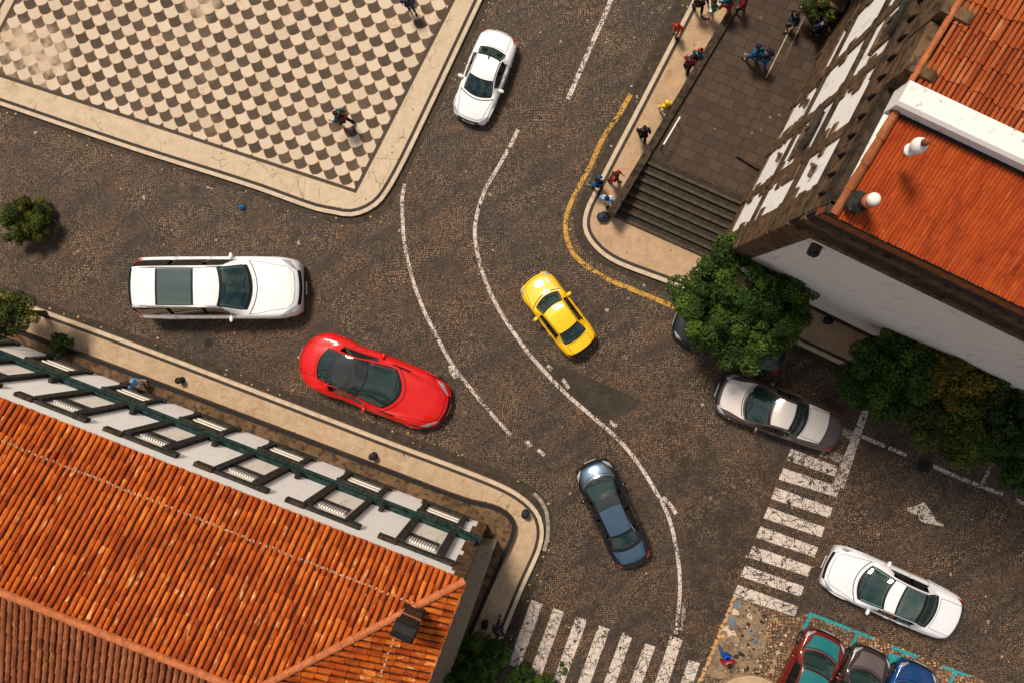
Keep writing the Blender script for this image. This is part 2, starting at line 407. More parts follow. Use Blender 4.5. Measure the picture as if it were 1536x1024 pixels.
M['stone'] = stone('brown_volcanic_stone', (.065, .040, .022), (.18, .108, .058), (.30, .17, .085))
M['stone_dark'] = stone('dark_volcanic_stone', (.030, .022, .016), (.07, .048, .032), (.13, .075, .035))
M['basalt'] = stone('charcoal_basalt_trim', (.022, .021, .019), (.055, .050, .043), (.11, .09, .065), 3)
def plaster(name, base, dirt, amt=.55):
    g = G(name); n = g.noise(1.1, 6, .7); fine = g.noise(9, 5, .7)
    mp = g.n('Mapping'); g.set(mp.inputs[0], g.oc()); mp.inputs['Scale'].default_value = (2.2, 2.2, .35)
    stv = g.noise(1.6, 5, .7, vec=mp.outputs[0])
    c = g.mix(g.ramp(n, [(0.45, 0.0), (0.8, .5)]), base, tuple(x*.86 for x in base))
    c = g.mix(g.ramp(g.ma('MULTIPLY', stv, fine), [(0.30, 0.0), (0.42, amt)]), c, dirt)
    g.bump(fine, .15, .01); return g.fin(c, .75)
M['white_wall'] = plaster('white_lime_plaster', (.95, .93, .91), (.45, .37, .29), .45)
M['church_white'] = plaster('church_white_plaster', (.92, .90, .88), (.34, .22, .12), .8)
M['grey_wall'] = plaster('pale_grey_plaster', (.80, .735, .67), (.20, .21, .19), .75)
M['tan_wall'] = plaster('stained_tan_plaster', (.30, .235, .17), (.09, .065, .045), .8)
M['niche'] = plaster('stained_window_panel', (.86, .80, .72), (.22, .14, .07), .85)
def tiles(name, stops, rough=.85, rot=-110, ptile=.16, hl=.64):
    g = G(name); s = g.n('SeparateXYZ'); g.set(s.inputs[0], g.uv())
    n = g.noise(14, 4, .75); big = g.noise(.5, 4, .65); mid = g.noise(1.7, 4, .7)
    def streak(sx, sy, sc, det=5):
        mp = g.n('Mapping', vector_type='TEXTURE'); g.set(mp.inputs[0], g.warp(.12, 2.5)); mp.inputs['Rotation'].default_value = (0, 0, R(rot)); mp.inputs['Scale'].default_value = (sx, sy, 1)
        return g.noise(sc, det, .65, vec=mp.outputs[0])
    s1 = streak(1.0, .16, 1.3); s2 = streak(1.6, .42, 2.6, 3)
    f = g.ma('ADD', g.ma('MULTIPLY', s.outputs[0], ptile), g.ma('ADD', g.ma('MULTIPLY', n, .22), g.ma('ADD', g.ma('MULTIPLY', s1, .50), g.ma('MULTIPLY', mid, .24))))
    c = g.ramp(f, stops)
    dk = g.ramp(g.ma('ADD', g.ma('MULTIPLY', s2, .6), g.ma('MULTIPLY', big, .4)), [(0.28, .75), (0.44, 0.0)]); c = g.mix(dk, c, tuple(x*.55 for x in stops[0][1]))
    li = g.ma('MULTIPLY', g.ramp(s2, [(hl-.06, 0.0), (hl+.04, .85)]), g.ramp(s.outputs[1], [(.35, 0.0), (.75, 1.0)]))  # pale streaks are highlights along the tiles, painted into the colour
    c = g.mix(li, c, stops[-1][1])
    g.bump(n, .3, .01); return g.fin(c, rough)
O_ = [(.32, (.11, .017, .004)), (.47, (.27, .042, .005)), (.61, (.45, .092, .009)), (.76, (.62, .19, .026)), (.92, (.80, .43, .16))]
M['tile'] = tiles('orange_barrel_tiles', O_); M['tile_hip'] = tiles('orange_hip_tiles', O_, rot=160)
M['tile_dark'] = tiles('dark_brown_barrel_tiles', [(.30, (.09, .028, .014)), (.48, (.20, .060, .025)), (.64, (.32, .105, .042)), (.85, (.45, .2, .09))], rot=70)  # darker tiles; the townhouse back slope's shade is put into this colour
M['tile_red'] = tiles('red_clay_tiles', [(.30, (.10, .020, .008)), (.46, (.24, .044, .012)), (.62, (.36, .078, .019)), (.85, (.52, .19, .08))], rot=63.5, ptile=.22)
M['tile_flat'] = tiles('worn_orange_clay_tiles', [(.28, (.17, .022, .006)), (.48, (.31, .042, .008)), (.64, (.42, .070, .012)), (.88, (.56, .15, .04))], rot=63.5, ptile=.12, hl=.70)
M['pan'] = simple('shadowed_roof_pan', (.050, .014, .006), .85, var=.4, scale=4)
M['ridge'] = simple('ridge_mortar_tile', (.42, .13, .05), .8, var=.3, scale=6, bump=.4)
M['mortar'] = simple('whitish_mortar', (.36, .22, .14), .9, var=.5, scale=9)
M['green'] = stone('dark_green_iron', (.010, .028, .027), (.022, .050, .046), (.10, .085, .05), 2.5)
M['black'] = simple('black_metal', (.012, .012, .014), .5, var=.3)
M['coping'] = simple('black_coping', (.014, .012, .012), .6, var=.4)
M['slat'] = simple('white_painted_louvre', (.72, .70, .66), .6, var=.1)
M['band'] = plaster('white_parapet_render', (.76, .73, .71), (.30, .24, .20), .95)
M['navy_bag'] = simple('dark_navy_plastic', (.02, .03, .045), .35, var=.5, scale=12)
# ================================================================ GROUND, ROADS, PAVEMENTS
KH = 0.14
g_ = MB(); g_.sheet([Vector((-300, -300, 0)), Vector((300, -300, 0)), Vector((300, 300, 0)), Vector((-300, 300, 0))])
g_.build('road', M['road'], kind='structure')
def ext(a, b, d):
    """extrapolate the line a->b beyond b by d metres"""
    t = (b-a).normalized(); return b+t*d
# ---- plaza (upper left)
oc = PL([(0, 158), (200, 226), (380, 283), (470, 315), (504, 322), (522, 325), (543, 321), (565, 309), (580, 292), (604, 250), (640, 176), (723, 0)], KH)
oc = [ext(oc[1], oc[0], 14)]+oc+[ext(oc[-2], oc[-1], 14)]
pl_out = crom(oc, 150)
gut = PL([(0, 168), (200, 234), (380, 293), (433, 311), (485, 329), (512, 336), (538, 336), (562, 329), (586, 309), (601, 287), (613, 258), (650, 178), (737, 0)], 0.004)
gut = [ext(gut[1], gut[0], 14)]+gut+[ext(gut[-2], gut[-1], 14)]
gutl = crom(gut, 150)
far = [Vector((pl_out[-1].x-16, pl_out[-1].y+2, KH)), Vector((pl_out[0].x-2, pl_out[-1].y+2, KH))]
mb = MB(); mb.slab(pl_out+far, 0.0, KH); mb.build('plaza', M['kerb'], kind='structure')
in1 = [p+Vector((0, 0, .004)) for p in offs(pl_out, 0.15)]; in2 = [p+Vector((0, 0, .004)) for p in offs(pl_out, 0.27)]
mb = MB(); mb.ribbon(in1, in2); mb.build('plaza_inlay_line', M['darkline'], kind='structure')
in3 = [p+Vector((0, 0, .004)) for p in offs(pl_out, 0.265)]
mb = MB(); mb.sheet([p+Vector((0, 0, .004)) for p in offs(pl_out, 0.272)]+far, KH+.003); mb.build('plaza_paving', M['plaza_beige'], kind='structure')
z_ = KH+.008
c1, c2, c3, c4 = P(0, 116, z_), P(534, 290, z_), P(683, 0, z_), P(37, 0, z_)
lb = P(0, 71, z_)
bl_ = c2+(c1-c2).normalized()*((c2-c1).length+0.95)      # bottom-left corner of the checker field
tl = bl_+(c4-lb).normalized()*22; tr_ = c2+(c3-c2).normalized()*22
mb = MB(); mb.sheet([bl_, c2, tr_, tl]); mb.build('checker_border', M['edge_dark'], kind='structure')
def inset(poly, d):
    n = len(poly); o = []
    for i in range(n):
        a, b, c = poly[i-1], poly[i], poly[(i+1) % n]
        u1 = (b-a).normalized(); u2 = (c-b).normalized()
        n1 = Vector((-u1.y, u1.x, 0)); n2 = Vector((-u2.y, u2.x, 0)); q = (n1+n2).normalized()
        o.append(b+q*(d/max(q.dot(n1), .2)))
    return o
ck = inset([bl_, c2, tr_, tl], 0.13)
mb = MB(); mb.sheet([p+Vector((0, 0, .004)) for p in ck]); mb.build('checker_paving', M['checker'], kind='structure')
# dark line at the far left edge of the plaza, and its gutter
lft = [P(8, 0, z_), P(0, 14, z_)]; tt = (lft[0]-lft[1]).normalized(); nn = Vector((-tt.y, tt.x, 0))
a0 = lft[1]-tt*3.4; a1 = lft[0]+tt*14
mb = MB(); mb.ribbon([a0, a1], [a0+nn*.11, a1+nn*.11]); mb.build('plaza_inlay_line', M['darkline'], kind='structure')
mb = MB(); mb.ribbon([p+Vector((0, 0, -p.z+.004)) for p in offs(pl_out, .02)], gutl); mb.build('gutter', M['gutter'], kind='structure')
# ---- pavement along the tiled-roof building (lower left) and round its corner
o1 = PL([(0, 441), (46, 458), (216, 520), (400, 590), (580, 659), (700, 704), (760, 729), (790, 748), (808, 768), (815, 788), (815, 808), (809, 830), (786, 881), (760, 944), (727, 1024)], KH)
o1 = [ext(o1[1], o1[0], 12)]+o1+[ext(o1[-2], o1[-1], 9)]
sl_out = crom(o1, 170)
g1 = PL([(0, 426), (79, 458), (253, 520), (380, 567), (604, 650), (740, 701), (780, 719), (802, 732), (822, 753), (829, 778), (828, 807), (819, 833), (802, 881), (780, 939), (748, 1024)], .004)
g1 = [ext(g1[1], g1[0], 12)]+g1+[ext(g1[-2], g1[-1], 9)]
g1l = crom(g1, 170)
i1 = PL([(0, 483), (124, 528), (400, 632), (600, 708), (700, 745), (746, 757), (768, 772), (774, 790), (762, 823), (723, 912), (676, 1024)], KH)
i1 = [ext(i1[1], i1[0], 12)]+i1+[ext(i1[-2], i1[-1], 9)]
sl_in = crom(i1, 170)
mb = MB(); mb.slab(sl_out+[Vector((-8, -20, KH)), Vector((-34, -20, KH))], 0.0, KH); mb.build('sidewalk', M['kerb'], kind='structure')
q1 = [p+Vector((0, 0, .004)) for p in offs(sl_out, -0.15)]; q2 = [p+Vector((0, 0, .004)) for p in offs(sl_out, -0.27)]
mb = MB(); mb.ribbon(q1, q2); mb.build('sidewalk_inlay_line', M['darkline'], kind='structure')
mb = MB(); mb.ribbon([p+Vector((0, 0, -.001)) for p in q2], [p+Vector((0, 0, .003)) for p in sl_in]); mb.build('sidewalk_paving', M['beige'], kind='structure')
mb = MB(); mb.ribbon([p+Vector((0, 0, -p.z+.004)) for p in offs(sl_out, -.02)], g1l); mb.build('gutter', M['gutter'], kind='structure')
mb = MB(); pc = PL([(802, 738), (812, 748), (821, 766), (824, 790), (823, 806), (818, 826)], .008); pi = crom(pc, 24)
mb.ribbon(offs(pi, .02), offs(pi, -.12)); mb.build('kerb_stones', simple('pale_worn_kerb_stone', (.24, .205, .175), var=.5, scale=7), kind='structure')
# ---- pavement in front of the church
o2 = PL([(1039, 0), (1000, 75), (955, 162), (909, 250), (890, 288), (879, 311), (874, 332), (876, 348), (884, 363), (902, 382), (929, 398), (1018, 432), (1120, 480), (1189, 513), (1257, 545), (1340, 583), (1536, 672)], KH)
o2 = [ext(o2[1], o2[0], 14)]+o2+[ext(o2[-2], o2[-1], 16)]
sr_out = crom(o2, 200)
g2 = PL([(1012, 0), (975, 80), (932, 165), (889, 262), (872, 294), (864, 314), (861, 334), (863, 353), (873, 373), (892, 390), (923, 406), (1010, 444), (1110, 489), (1180, 522), (1250, 556), (1334, 595), (1530, 686)], .004)
g2 = [ext(g2[1], g2[0], 14)]+g2+[ext(g2[-2], g2[-1], 16)]
g2l = crom(g2, 200)
mb = MB(); mb.slab(sr_out+[Vector((40, 26, KH)), Vector((12, 26, KH))], 0.0, KH); mb.build('sidewalk', M['kerb'], kind='structure')
q1 = [p+Vector((0, 0, .004)) for p in offs(sr_out, .15)]; q2 = [p+Vector((0, 0, .004)) for p in offs(sr_out, .27)]
mb = MB(); mb.ribbon(q1, q2); mb.build('sidewalk_inlay_line', M['darkline'], kind='structure')
mb = MB(); mb.sheet([p+Vector((0, 0, -.001)) for p in q2]+[Vector((40, 26, KH+.003)), Vector((12.5, 26, KH+.003))], KH+.003); mb.build('sidewalk_paving', M['flag'], kind='structure')
mb = MB(); mb.ribbon([p+Vector((0, 0, -p.z+.004)) for p in offs(sr_out, .02)], g2l); mb.build('gutter', M['gutter'], kind='structure')
# ---- pale mosaic corner (lower right) and the paler paving round the bays
mz = PL([(1103, 893), (1192, 926), (1215, 918), (1290, 946), (1420, 998), (1560, 1052), (1560, 1130), (1010, 1130), (1050, 1024)], .004)
mb = MB(); mb.sheet(mz); mb.build('bay_paving', M['road_pale'], kind='structure')
gp = G('tan_mortar'); M['mosaic'] = gp.fin(gp.ramp(gp.noise(3, 5, .7), [(.35, (.12, .08, .05)), (.65, (.28, .20, .125))]), .8); 
mb = MB(); mb.sheet(crom(PL([(1108, 898), (1135, 912), (1150, 945), (1143, 985), (1118, 1012), (1062, 1010), (1104, 898)], .010), 40)[:-1]); mb.build('mortar_patch', M['mosaic'], kind='structure')
stc = [simple('tan_edging_stone', (.46, .26, .12), var=.35), simple('white_field_stone', (.50, .40, .33)), simple('blue_grey_stone', (.12, .16, .20), var=.4), simple('dark_field_stone', (.035, .032, .03)), simple('rosy_stone', (.36, .22, .15))]
mb = MB(); rs = random.Random(3)
def pebble(px, py, r, mi, el=1.3, an=None, z=.006):
    c = P(px, py, z); an = rs.random()*3 if an is None else an; n = 7; vs = []
    for zz, k in ((0, 1.0), (.022, .86)):
        for i in range(n):
            a = 2*math.pi*i/n; rr = r*k*(.82+.3*math.sin(i*2.4+px))
            x, y = rr*el*math.cos(a), rr*math.sin(a)
            vs.append(c+Vector((x*math.cos(an)-y*math.sin(an), x*math.sin(an)+y*math.cos(an), zz)))
    mb.add(vs, [tuple(range(n, 2*n))]+[(i, (i+1) % n, n+(i+1) % n, n+i) for i in range(n)], None, mi)
for i in range(17):
    t = i/16; pebble(1101+(1048-1101)*t+rs.uniform(-1, 1), 898+(1026-898)*t, .105, 0, 1.35, R(66))
for px, py, r, mi in [(1106, 905, .17, 2), (1098, 931, .22, 2), (1097, 948, .2, 1), (1103, 917, .16, 1), (1091, 959, .07, 2), (1133, 961, .14, 2), (1127, 948, .13, 2), (1089, 942, .13, 1), (1114, 953, .06, 3), (1143, 932, .09, 3), (1147, 922, .08, 3), (1122, 966, .07, 3), (1131, 973, .06, 3), (1104, 984, .12, 3), (1112, 981, .13, 3), (1120, 1003, .11, 3), (1125, 924, .12, 1), (1123, 936, .1, 3), (1106, 998, .1, 4), (1085, 953, .11, 0), (1160, 948, .07, 3), (1172, 965, .08, 1), (1167, 978, .09, 1), (1178, 952, .07, 1), (1141, 998, .07, 1), (1162, 992, .12, 4), (1157, 1006, .12, 4), (1136, 1010, .09, 3)]:
    pebble(px, py, r, mi)
for i in range(260):
    a, b = rs.random(), rs.random()
    pebble(1110+a*95-b*48, 905+b*115+a*32, rs.uniform(.02, .05), rs.choice([0, 4, 3, 4, 3, 1]))
mb.build('scattered_stones', stc, kind='stuff')
mb = MB(); cc = P(1124, 1072, 0)
mb.lathe([(1.55, 0), (1.55, .16), (1.50, .18), (1.40, .18)], (cc.x, cc.y, 0), 48); mb.build('round_kerb', M['beige'], kind='structure')
# ---- asphalt repairs
mb = MB(); mb.sheet(PL([(811, 540), (847, 550), (897, 571), (945, 593), (962, 602), (942, 620), (908, 630), (882, 615), (856, 590), (833, 568)], .004)); mb.build('asphalt_patch', M['asphalt_patch'], kind='structure')
mb = MB(); mb.sheet(crom(PL([(1000, 630), (1060, 650), (1085, 720), (1110, 800), (1100, 880), (1065, 960), (1030, 1010), (1036, 900), (1030, 800), (1005, 700), (1000, 630)], .004), 50)[:-1])
mb.build('asphalt_patch', M['asphalt_worn'], kind='structure')
mb = MB(); mb.sheet(crom(PL([(1095, 700), (1150, 690), (1165, 720), (1110, 850), (1080, 860), (1095, 700)], .006), 30)[:-1])
mb.build('asphalt_patch', M['asphalt_worn'], kind='structure')
# ---- painted lines
def line(name, pts, w, mat, n=60, z=.008):
    c = crom(PL(pts, z), n); m = MB(); m.ribbon(offs(c, w/2), offs(c, -w/2)); return m.build(name, mat, kind='structure')
line('lane_line', [(607, 276), (603, 300), (604, 330), (606, 361), (612, 392), (622, 429), (637, 468), (653, 500), (678, 546), (712, 590), (739, 622), (766, 652)], .135, M['white_paint'])
line('lane_line', [(777, 195), (769, 212), (749, 248), (728, 284), (716, 320), (712, 350), (717, 384), (731, 429), (754, 474), (775, 505), (800, 538), (847, 588), (892, 627), (929, 660), (957, 694), (984, 737), (1003, 775), (1015, 825), (1020, 873), (1017, 925), (1013, 950)], .14, M['white_paint'], 140)
line('lane_line', [(918, -30), (916, 0), (852, 149)][0:1]+[(916, 0), (884, 75), (852, 149)], .17, M['white_paint'])
line('lane_line', [(1014, 770), (1006, 757), (994, 745)], .14, M['white_paint'], 8, .012)
line('lane_line', [(1026, 908), (1024, 932), (1021, 945)], .12, M['faint_paint'], 8, .012)
quad_ = [(672, 549), (678, 547), (690, 564), (682, 568), (675, 560)]; m_ = MB(); m_.sheet(PL(quad_, .012)); m_.build('lane_dash', M['zebra_paint'], kind='structure')
for a, b in [((790, 661), (797, 669)), ((807, 674), (817, 682)), ((821, 548), (828, 554)), ((844, 568), (853, 582)), ((914, 631), (925, 639))]:
    line('lane_dash', [a, b], .14, M['white_paint'], 4)
line('kerb_line', [(946, 142), (930, 170), (906, 205), (887, 246), (866, 285), (853, 313), (848, 337), (851, 360), (859, 379), (877, 397), (908, 417), (945, 433), (984, 449), (1024, 466)], .17, M['yellow_paint'], 90)
line('kerb_line', [(-20, 434), (14, 447), (40, 458)], .10, M['yellow_paint'], 20, KH+.012)
def quad(name, pts, mat, z=.008):
    m = MB(); m.sheet(PL(pts, z)); return m.build(name, mat, kind='structure')
zb = MB()
for s_ in [[(797, 899), (814, 905), (779, 1002), (763, 995)], [(830, 911), (846, 917), (812, 1013), (795, 1007)], [(864, 924), (881, 929), (846, 1025), (830, 1019)],
           [(898, 937), (915, 943), (880, 1038), (864, 1032)], [(933, 950), (948, 956), (914, 1050), (898, 1044)], [(967, 964), (983, 969), (949, 1062), (933, 1057)],
           [(1006, 953), (1024, 958), (990, 1062), (972, 1056)], [(1033, 989), (1050, 994), (1020, 1080), (1003, 1075)]]:
    zb.sheet(PL(s_, .012))
zb.build('zebra_crossing', M['zebra_paint'], kind='structure')
zb = MB()
for i in range(8):
    # left end runs (1185,673)->(1103,877); right end (1260,735 stop line)->(1193,913)
    t = i/7
    l0 = (1186.5+(1106.5-1186.5)*t, 672+(876-672)*t); l1 = (l0[0]-7, l0[1]+17)
    r0 = ((1256, 709), (1260, 730), (1249, 761), (1237, 790), (1227, 820), (1217, 849), (1206, 879), (1197, 909))[i]; r1 = (r0[0]-5, r0[1]+15)
    if i == 0: r0, r1 = (1258, 700), (1252, 714)
    zb.sheet(PL([l0, r0, r1, l1], .008))
zb.build('zebra_crossing', M['zebra_paint'], kind='structure')
quad('zebra_crossing', [(1235, 671), (1266, 682), (1261, 694), (1229, 683)], M['faint_paint'])
quad('zebra_crossing', [(1262, 640), (1284, 648), (1279, 660), (1257, 652)], M['faint_paint'])
quad('stop_line', [(1302, 592), (1310, 595), (1266, 732), (1249, 727)], M['white_paint'], .012)
line('parking_line', [(1293, 654), (1322, 666), (1329, 669)], .14, M['white_paint'], 10)
line('parking_line', [(1333, 671), (1360, 682)], .13, M['white_paint'], 10)
line('parking_line', [(1392, 695), (1430, 712), (1470, 728), (1504, 741)], .14, M['white_paint'], 20)
line('parking_line', [(1524, 749), (1560, 764)], .14, M['white_paint'], 10)
line('parking_line', [(1489, 693), (1473, 726)], .13, M['faint_paint'], 10)
quad('arrow_marking', [(1356, 762), (1374, 758), (1386, 752), (1398, 768), (1404, 780), (1416, 786), (1415, 789), (1398, 785), (1388, 784), (1380, 780), (1377, 772), (1366, 768)], M['zebra_paint'])
for a, b in [((1216, 920), (1310, 957)), ((1217, 918), (1160, 1054)), ((1287, 949), (1238, 1054)), ((1336, 969), (1377, 985)), ((1357, 977), (1320, 1062)), ((1413, 998), (1455, 1015)), ((1433, 1006), (1404, 1074))]:
    line('parking_bay_line', [a, b], .115, M['teal_paint'], 12, .014 if a[0] in (1217, 1287, 1357, 1433) else .010)
quad('parking_bay_line', [(1334, 978), (1350, 984), (1341, 1004), (1330, 998)], M['teal_paint'], .010)
# ================================================================ CARS
def pchip(xs, ys, x):
    n = len(xs)
    if x <= xs[0]: return ys[0]
    if x >= xs[-1]: return ys[-1]
    i = 0
    while xs[i+1] < x: i += 1
    h = [xs[k+1]-xs[k] for k in range(n-1)]; d = [(ys[k+1]-ys[k])/h[k] for k in range(n-1)]
    def m(k):
        if k == 0: return d[0]
        if k == n-1: return d[-1]
        if d[k-1]*d[k] <= 0: return 0.0
        w1 = 2*h[k]+h[k-1]; w2 = h[k]+2*h[k-1]; return (w1+w2)/(w1/d[k-1]+w2/d[k])
    t = (x-xs[i])/h[i]; t2 = t*t; t3 = t2*t
    return ys[i]*(2*t3-3*t2+1)+h[i]*m(i)*(t3-2*t2+t)+ys[i+1]*(-2*t3+3*t2)+h[i]*m(i+1)*(t3-t2)
# t, zc, zr, yr, zb, yb, w, bow
SEDAN = [(0, .50, .47, .50, .43, .66, .76, .20), (.012, .60, .585, .54, .55, .74, .83, .20), (.05, .70, .685, .58, .65, .82, .91, .19), (.12, .78, .765, .60, .73, .86, .965, .17), (.26, .90, .885, .78, .86, .885, .995, .34),
         (.41, 1.33, 1.28, .665, .91, .90, 1.0, .24), (.52, 1.42, 1.375, .635, .93, .905, 1.0, .04), (.68, 1.37, 1.32, .625, .94, .895, 1.0, -.16), (.83, 1.03, 1.01, .73, .93, .87, .985, -.24), (.93, .99, .975, .62, .90, .82, .94, -.16), (.98, .93, .915, .58, .84, .76, .88, -.18), (.99, .85, .83, .55, .76, .73, .84, -.18), (1.0, .60, .58, .52, .52, .70, .80, -.18)]
COUPE = [(0, .42, .40, .42, .36, .58, .68, .34), (.015, .52, .505, .46, .47, .68, .78, .34), (.06, .64, .63, .52, .60, .78, .89, .30), (.14, .74, .735, .56, .74, .83, .965, .24), (.28, .86, .85, .76, .86, .86, .985, .62),
         (.43, 1.16, 1.11, .66, .88, .80, .955, .30), (.54, 1.26, 1.21, .61, .90, .79, .95, .04), (.66, 1.22, 1.17, .60, .93, .80, .97, -.26), (.78, 1.02, .985, .60, .94, .86, 1.0, -.40), (.88, .97, .955, .56, .91, .83, .98, -.26), (.96, .88, .865, .50, .82, .74, .88, -.32), (.985, .78, .76, .45, .70, .66, .78, -.34), (1.0, .55, .53, .42, .48, .62, .70, -.34)]
WAGON = [(0, .62, .59, .52, .54, .70, .80, .16), (.012, .78, .765, .56, .72, .78, .87, .16), (.05, .94, .925, .60, .89, .85, .94, .15), (.12, 1.02, 1.005, .62, .98, .88, .98, .14), (.25, 1.10, 1.085, .79, 1.06, .90, 1.0, .26),
         (.43, 1.66, 1.61, .665, 1.10, .905, 1.0, .20), (.53, 1.74, 1.69, .655, 1.11, .91, 1.0, .0), (.72, 1.73, 1.68, .65, 1.12, .905, 1.0, .0), (.92, 1.68, 1.63, .64, 1.12, .89, .985, -.04), (.972, 1.56, 1.46, .63, 1.10, .86, .96, -.07), (.985, 1.20, 1.16, .63, 1.0, .82, .92, -.09), (1.0, .62, .60, .6, .58, .78, .88, -.10)]
LIMO = [(0, .50, .47, .54, .43, .70, .80, .17), (.01, .62, .605, .57, .57, .77, .86, .17), (.05, .72, .705, .60, .67, .83, .92, .16), (.12, .80, .785, .62, .75, .87, .97, .15), (.25, .92, .905, .79, .88, .89, 1.0, .34),
        (.38, 1.34, 1.29, .68, .92, .90, 1.0, .24), (.50, 1.43, 1.385, .645, .94, .905, 1.0, .04), (.64, 1.40, 1.35, .635, .95, .895, 1.0, -.14), (.80, 1.06, 1.04, .74, .94, .875, .99, -.22), (.92, 1.00, .985, .66, .91, .83, .95, -.17), (.98, .94, .925, .62, .84, .77, .89, -.19), (.99, .86, .84, .58, .76, .74, .85, -.19), (1.0, .60, .58, .54, .52, .72, .82, -.19)]
def paint_mat(name, col, metal=0.0, rough=.35):
    g = G(name); n = g.noise(1.3, 4, .6); d = g.noise(16, 4, .8)
    c = g.mix(g.ramp(n, [(.4, 0.0), (.7, 1.0)]), col, tuple(x*.92 for x in col))
    c = g.mix(g.ramp(d, [(.66, 0.0), (.78, .35)]), c, (.25, .2, .15))
    g.fin(c, g.ramp(n, [(.3, rough), (.7, rough+.08)]), metal, .7, .25); return g.m
def glass_mat(name, tint, refl=1.0, clear=.70):
    g = G(name); g.fin(tint, .03, 0.0, 0.0, .9)
    lw = g.n('LayerWeight', {'Blend': .32}); tr = g.n('BsdfTransparent', {'Color': (*[min(1, .38+x*3.4) for x in tint], 1)})
    ms = g.n('MixShader'); f = g.ma('ADD', g.ma('MULTIPLY', lw.outputs['Fresnel'], .8), 1-clear); g.set(ms.inputs[0], f)
    gl = g.n('BsdfGlossy', {'Color': (.80, .97, .95, 1), 'Roughness': .02}); m0 = g.n('MixShader'); m0.inputs[0].default_value = .20*refl
    g.t.links.new(g.bs.outputs[0], m0.inputs[1]); g.t.links.new(gl.outputs[0], m0.inputs[2])
    g.t.links.new(tr.outputs[0], ms.inputs[1]); g.t.links.new(m0.outputs[0], ms.inputs[2]); g.t.links.new(ms.outputs[0], g.out.inputs[0]); return g.m
M['glass'] = glass_mat('tinted_teal_glass', (.032, .085, .080))
M['glass_dark'] = glass_mat('dark_tinted_glass', (.008, .012, .012), .25, clear=.2)
M['glass_roof'] = glass_mat('grey_green_roof_glass', (.050, .080, .070), .8, clear=.28)
M['trim'] = simple('black_rubber_trim', (.010, .010, .011), .45, var=.2)
M['tyre'] = simple('tyre_rubber', (.016, .016, .016), .85, var=.3)
M['rim'] = simple('silver_alloy', (.55, .55, .56), .3, .9, var=.1)
M['chrome'] = simple('polished_chrome', (.75, .76, .78), .12, 1.0, var=.05)
M['headlamp'] = simple('clear_headlamp', (.55, .57, .60), .1, .6, var=.5, scale=25, coat=1.0)
M['redlamp'] = simple('red_tail_lamp', (.50, .015, .012), .2, var=.4, scale=20, coat=1.0)
M['interior'] = simple('dark_upholstery', (.030, .028, .027), .8, var=.3)
M['seat_tan'] = simple('pale_upholstery', (.20, .18, .16), .8, var=.3)
M['plate'] = simple('number_plate_white', (.72, .72, .68), .4, var=.05)
M['under'] = simple('underbody_black', (.008, .008, .008), .9)
FR = lambda v: v
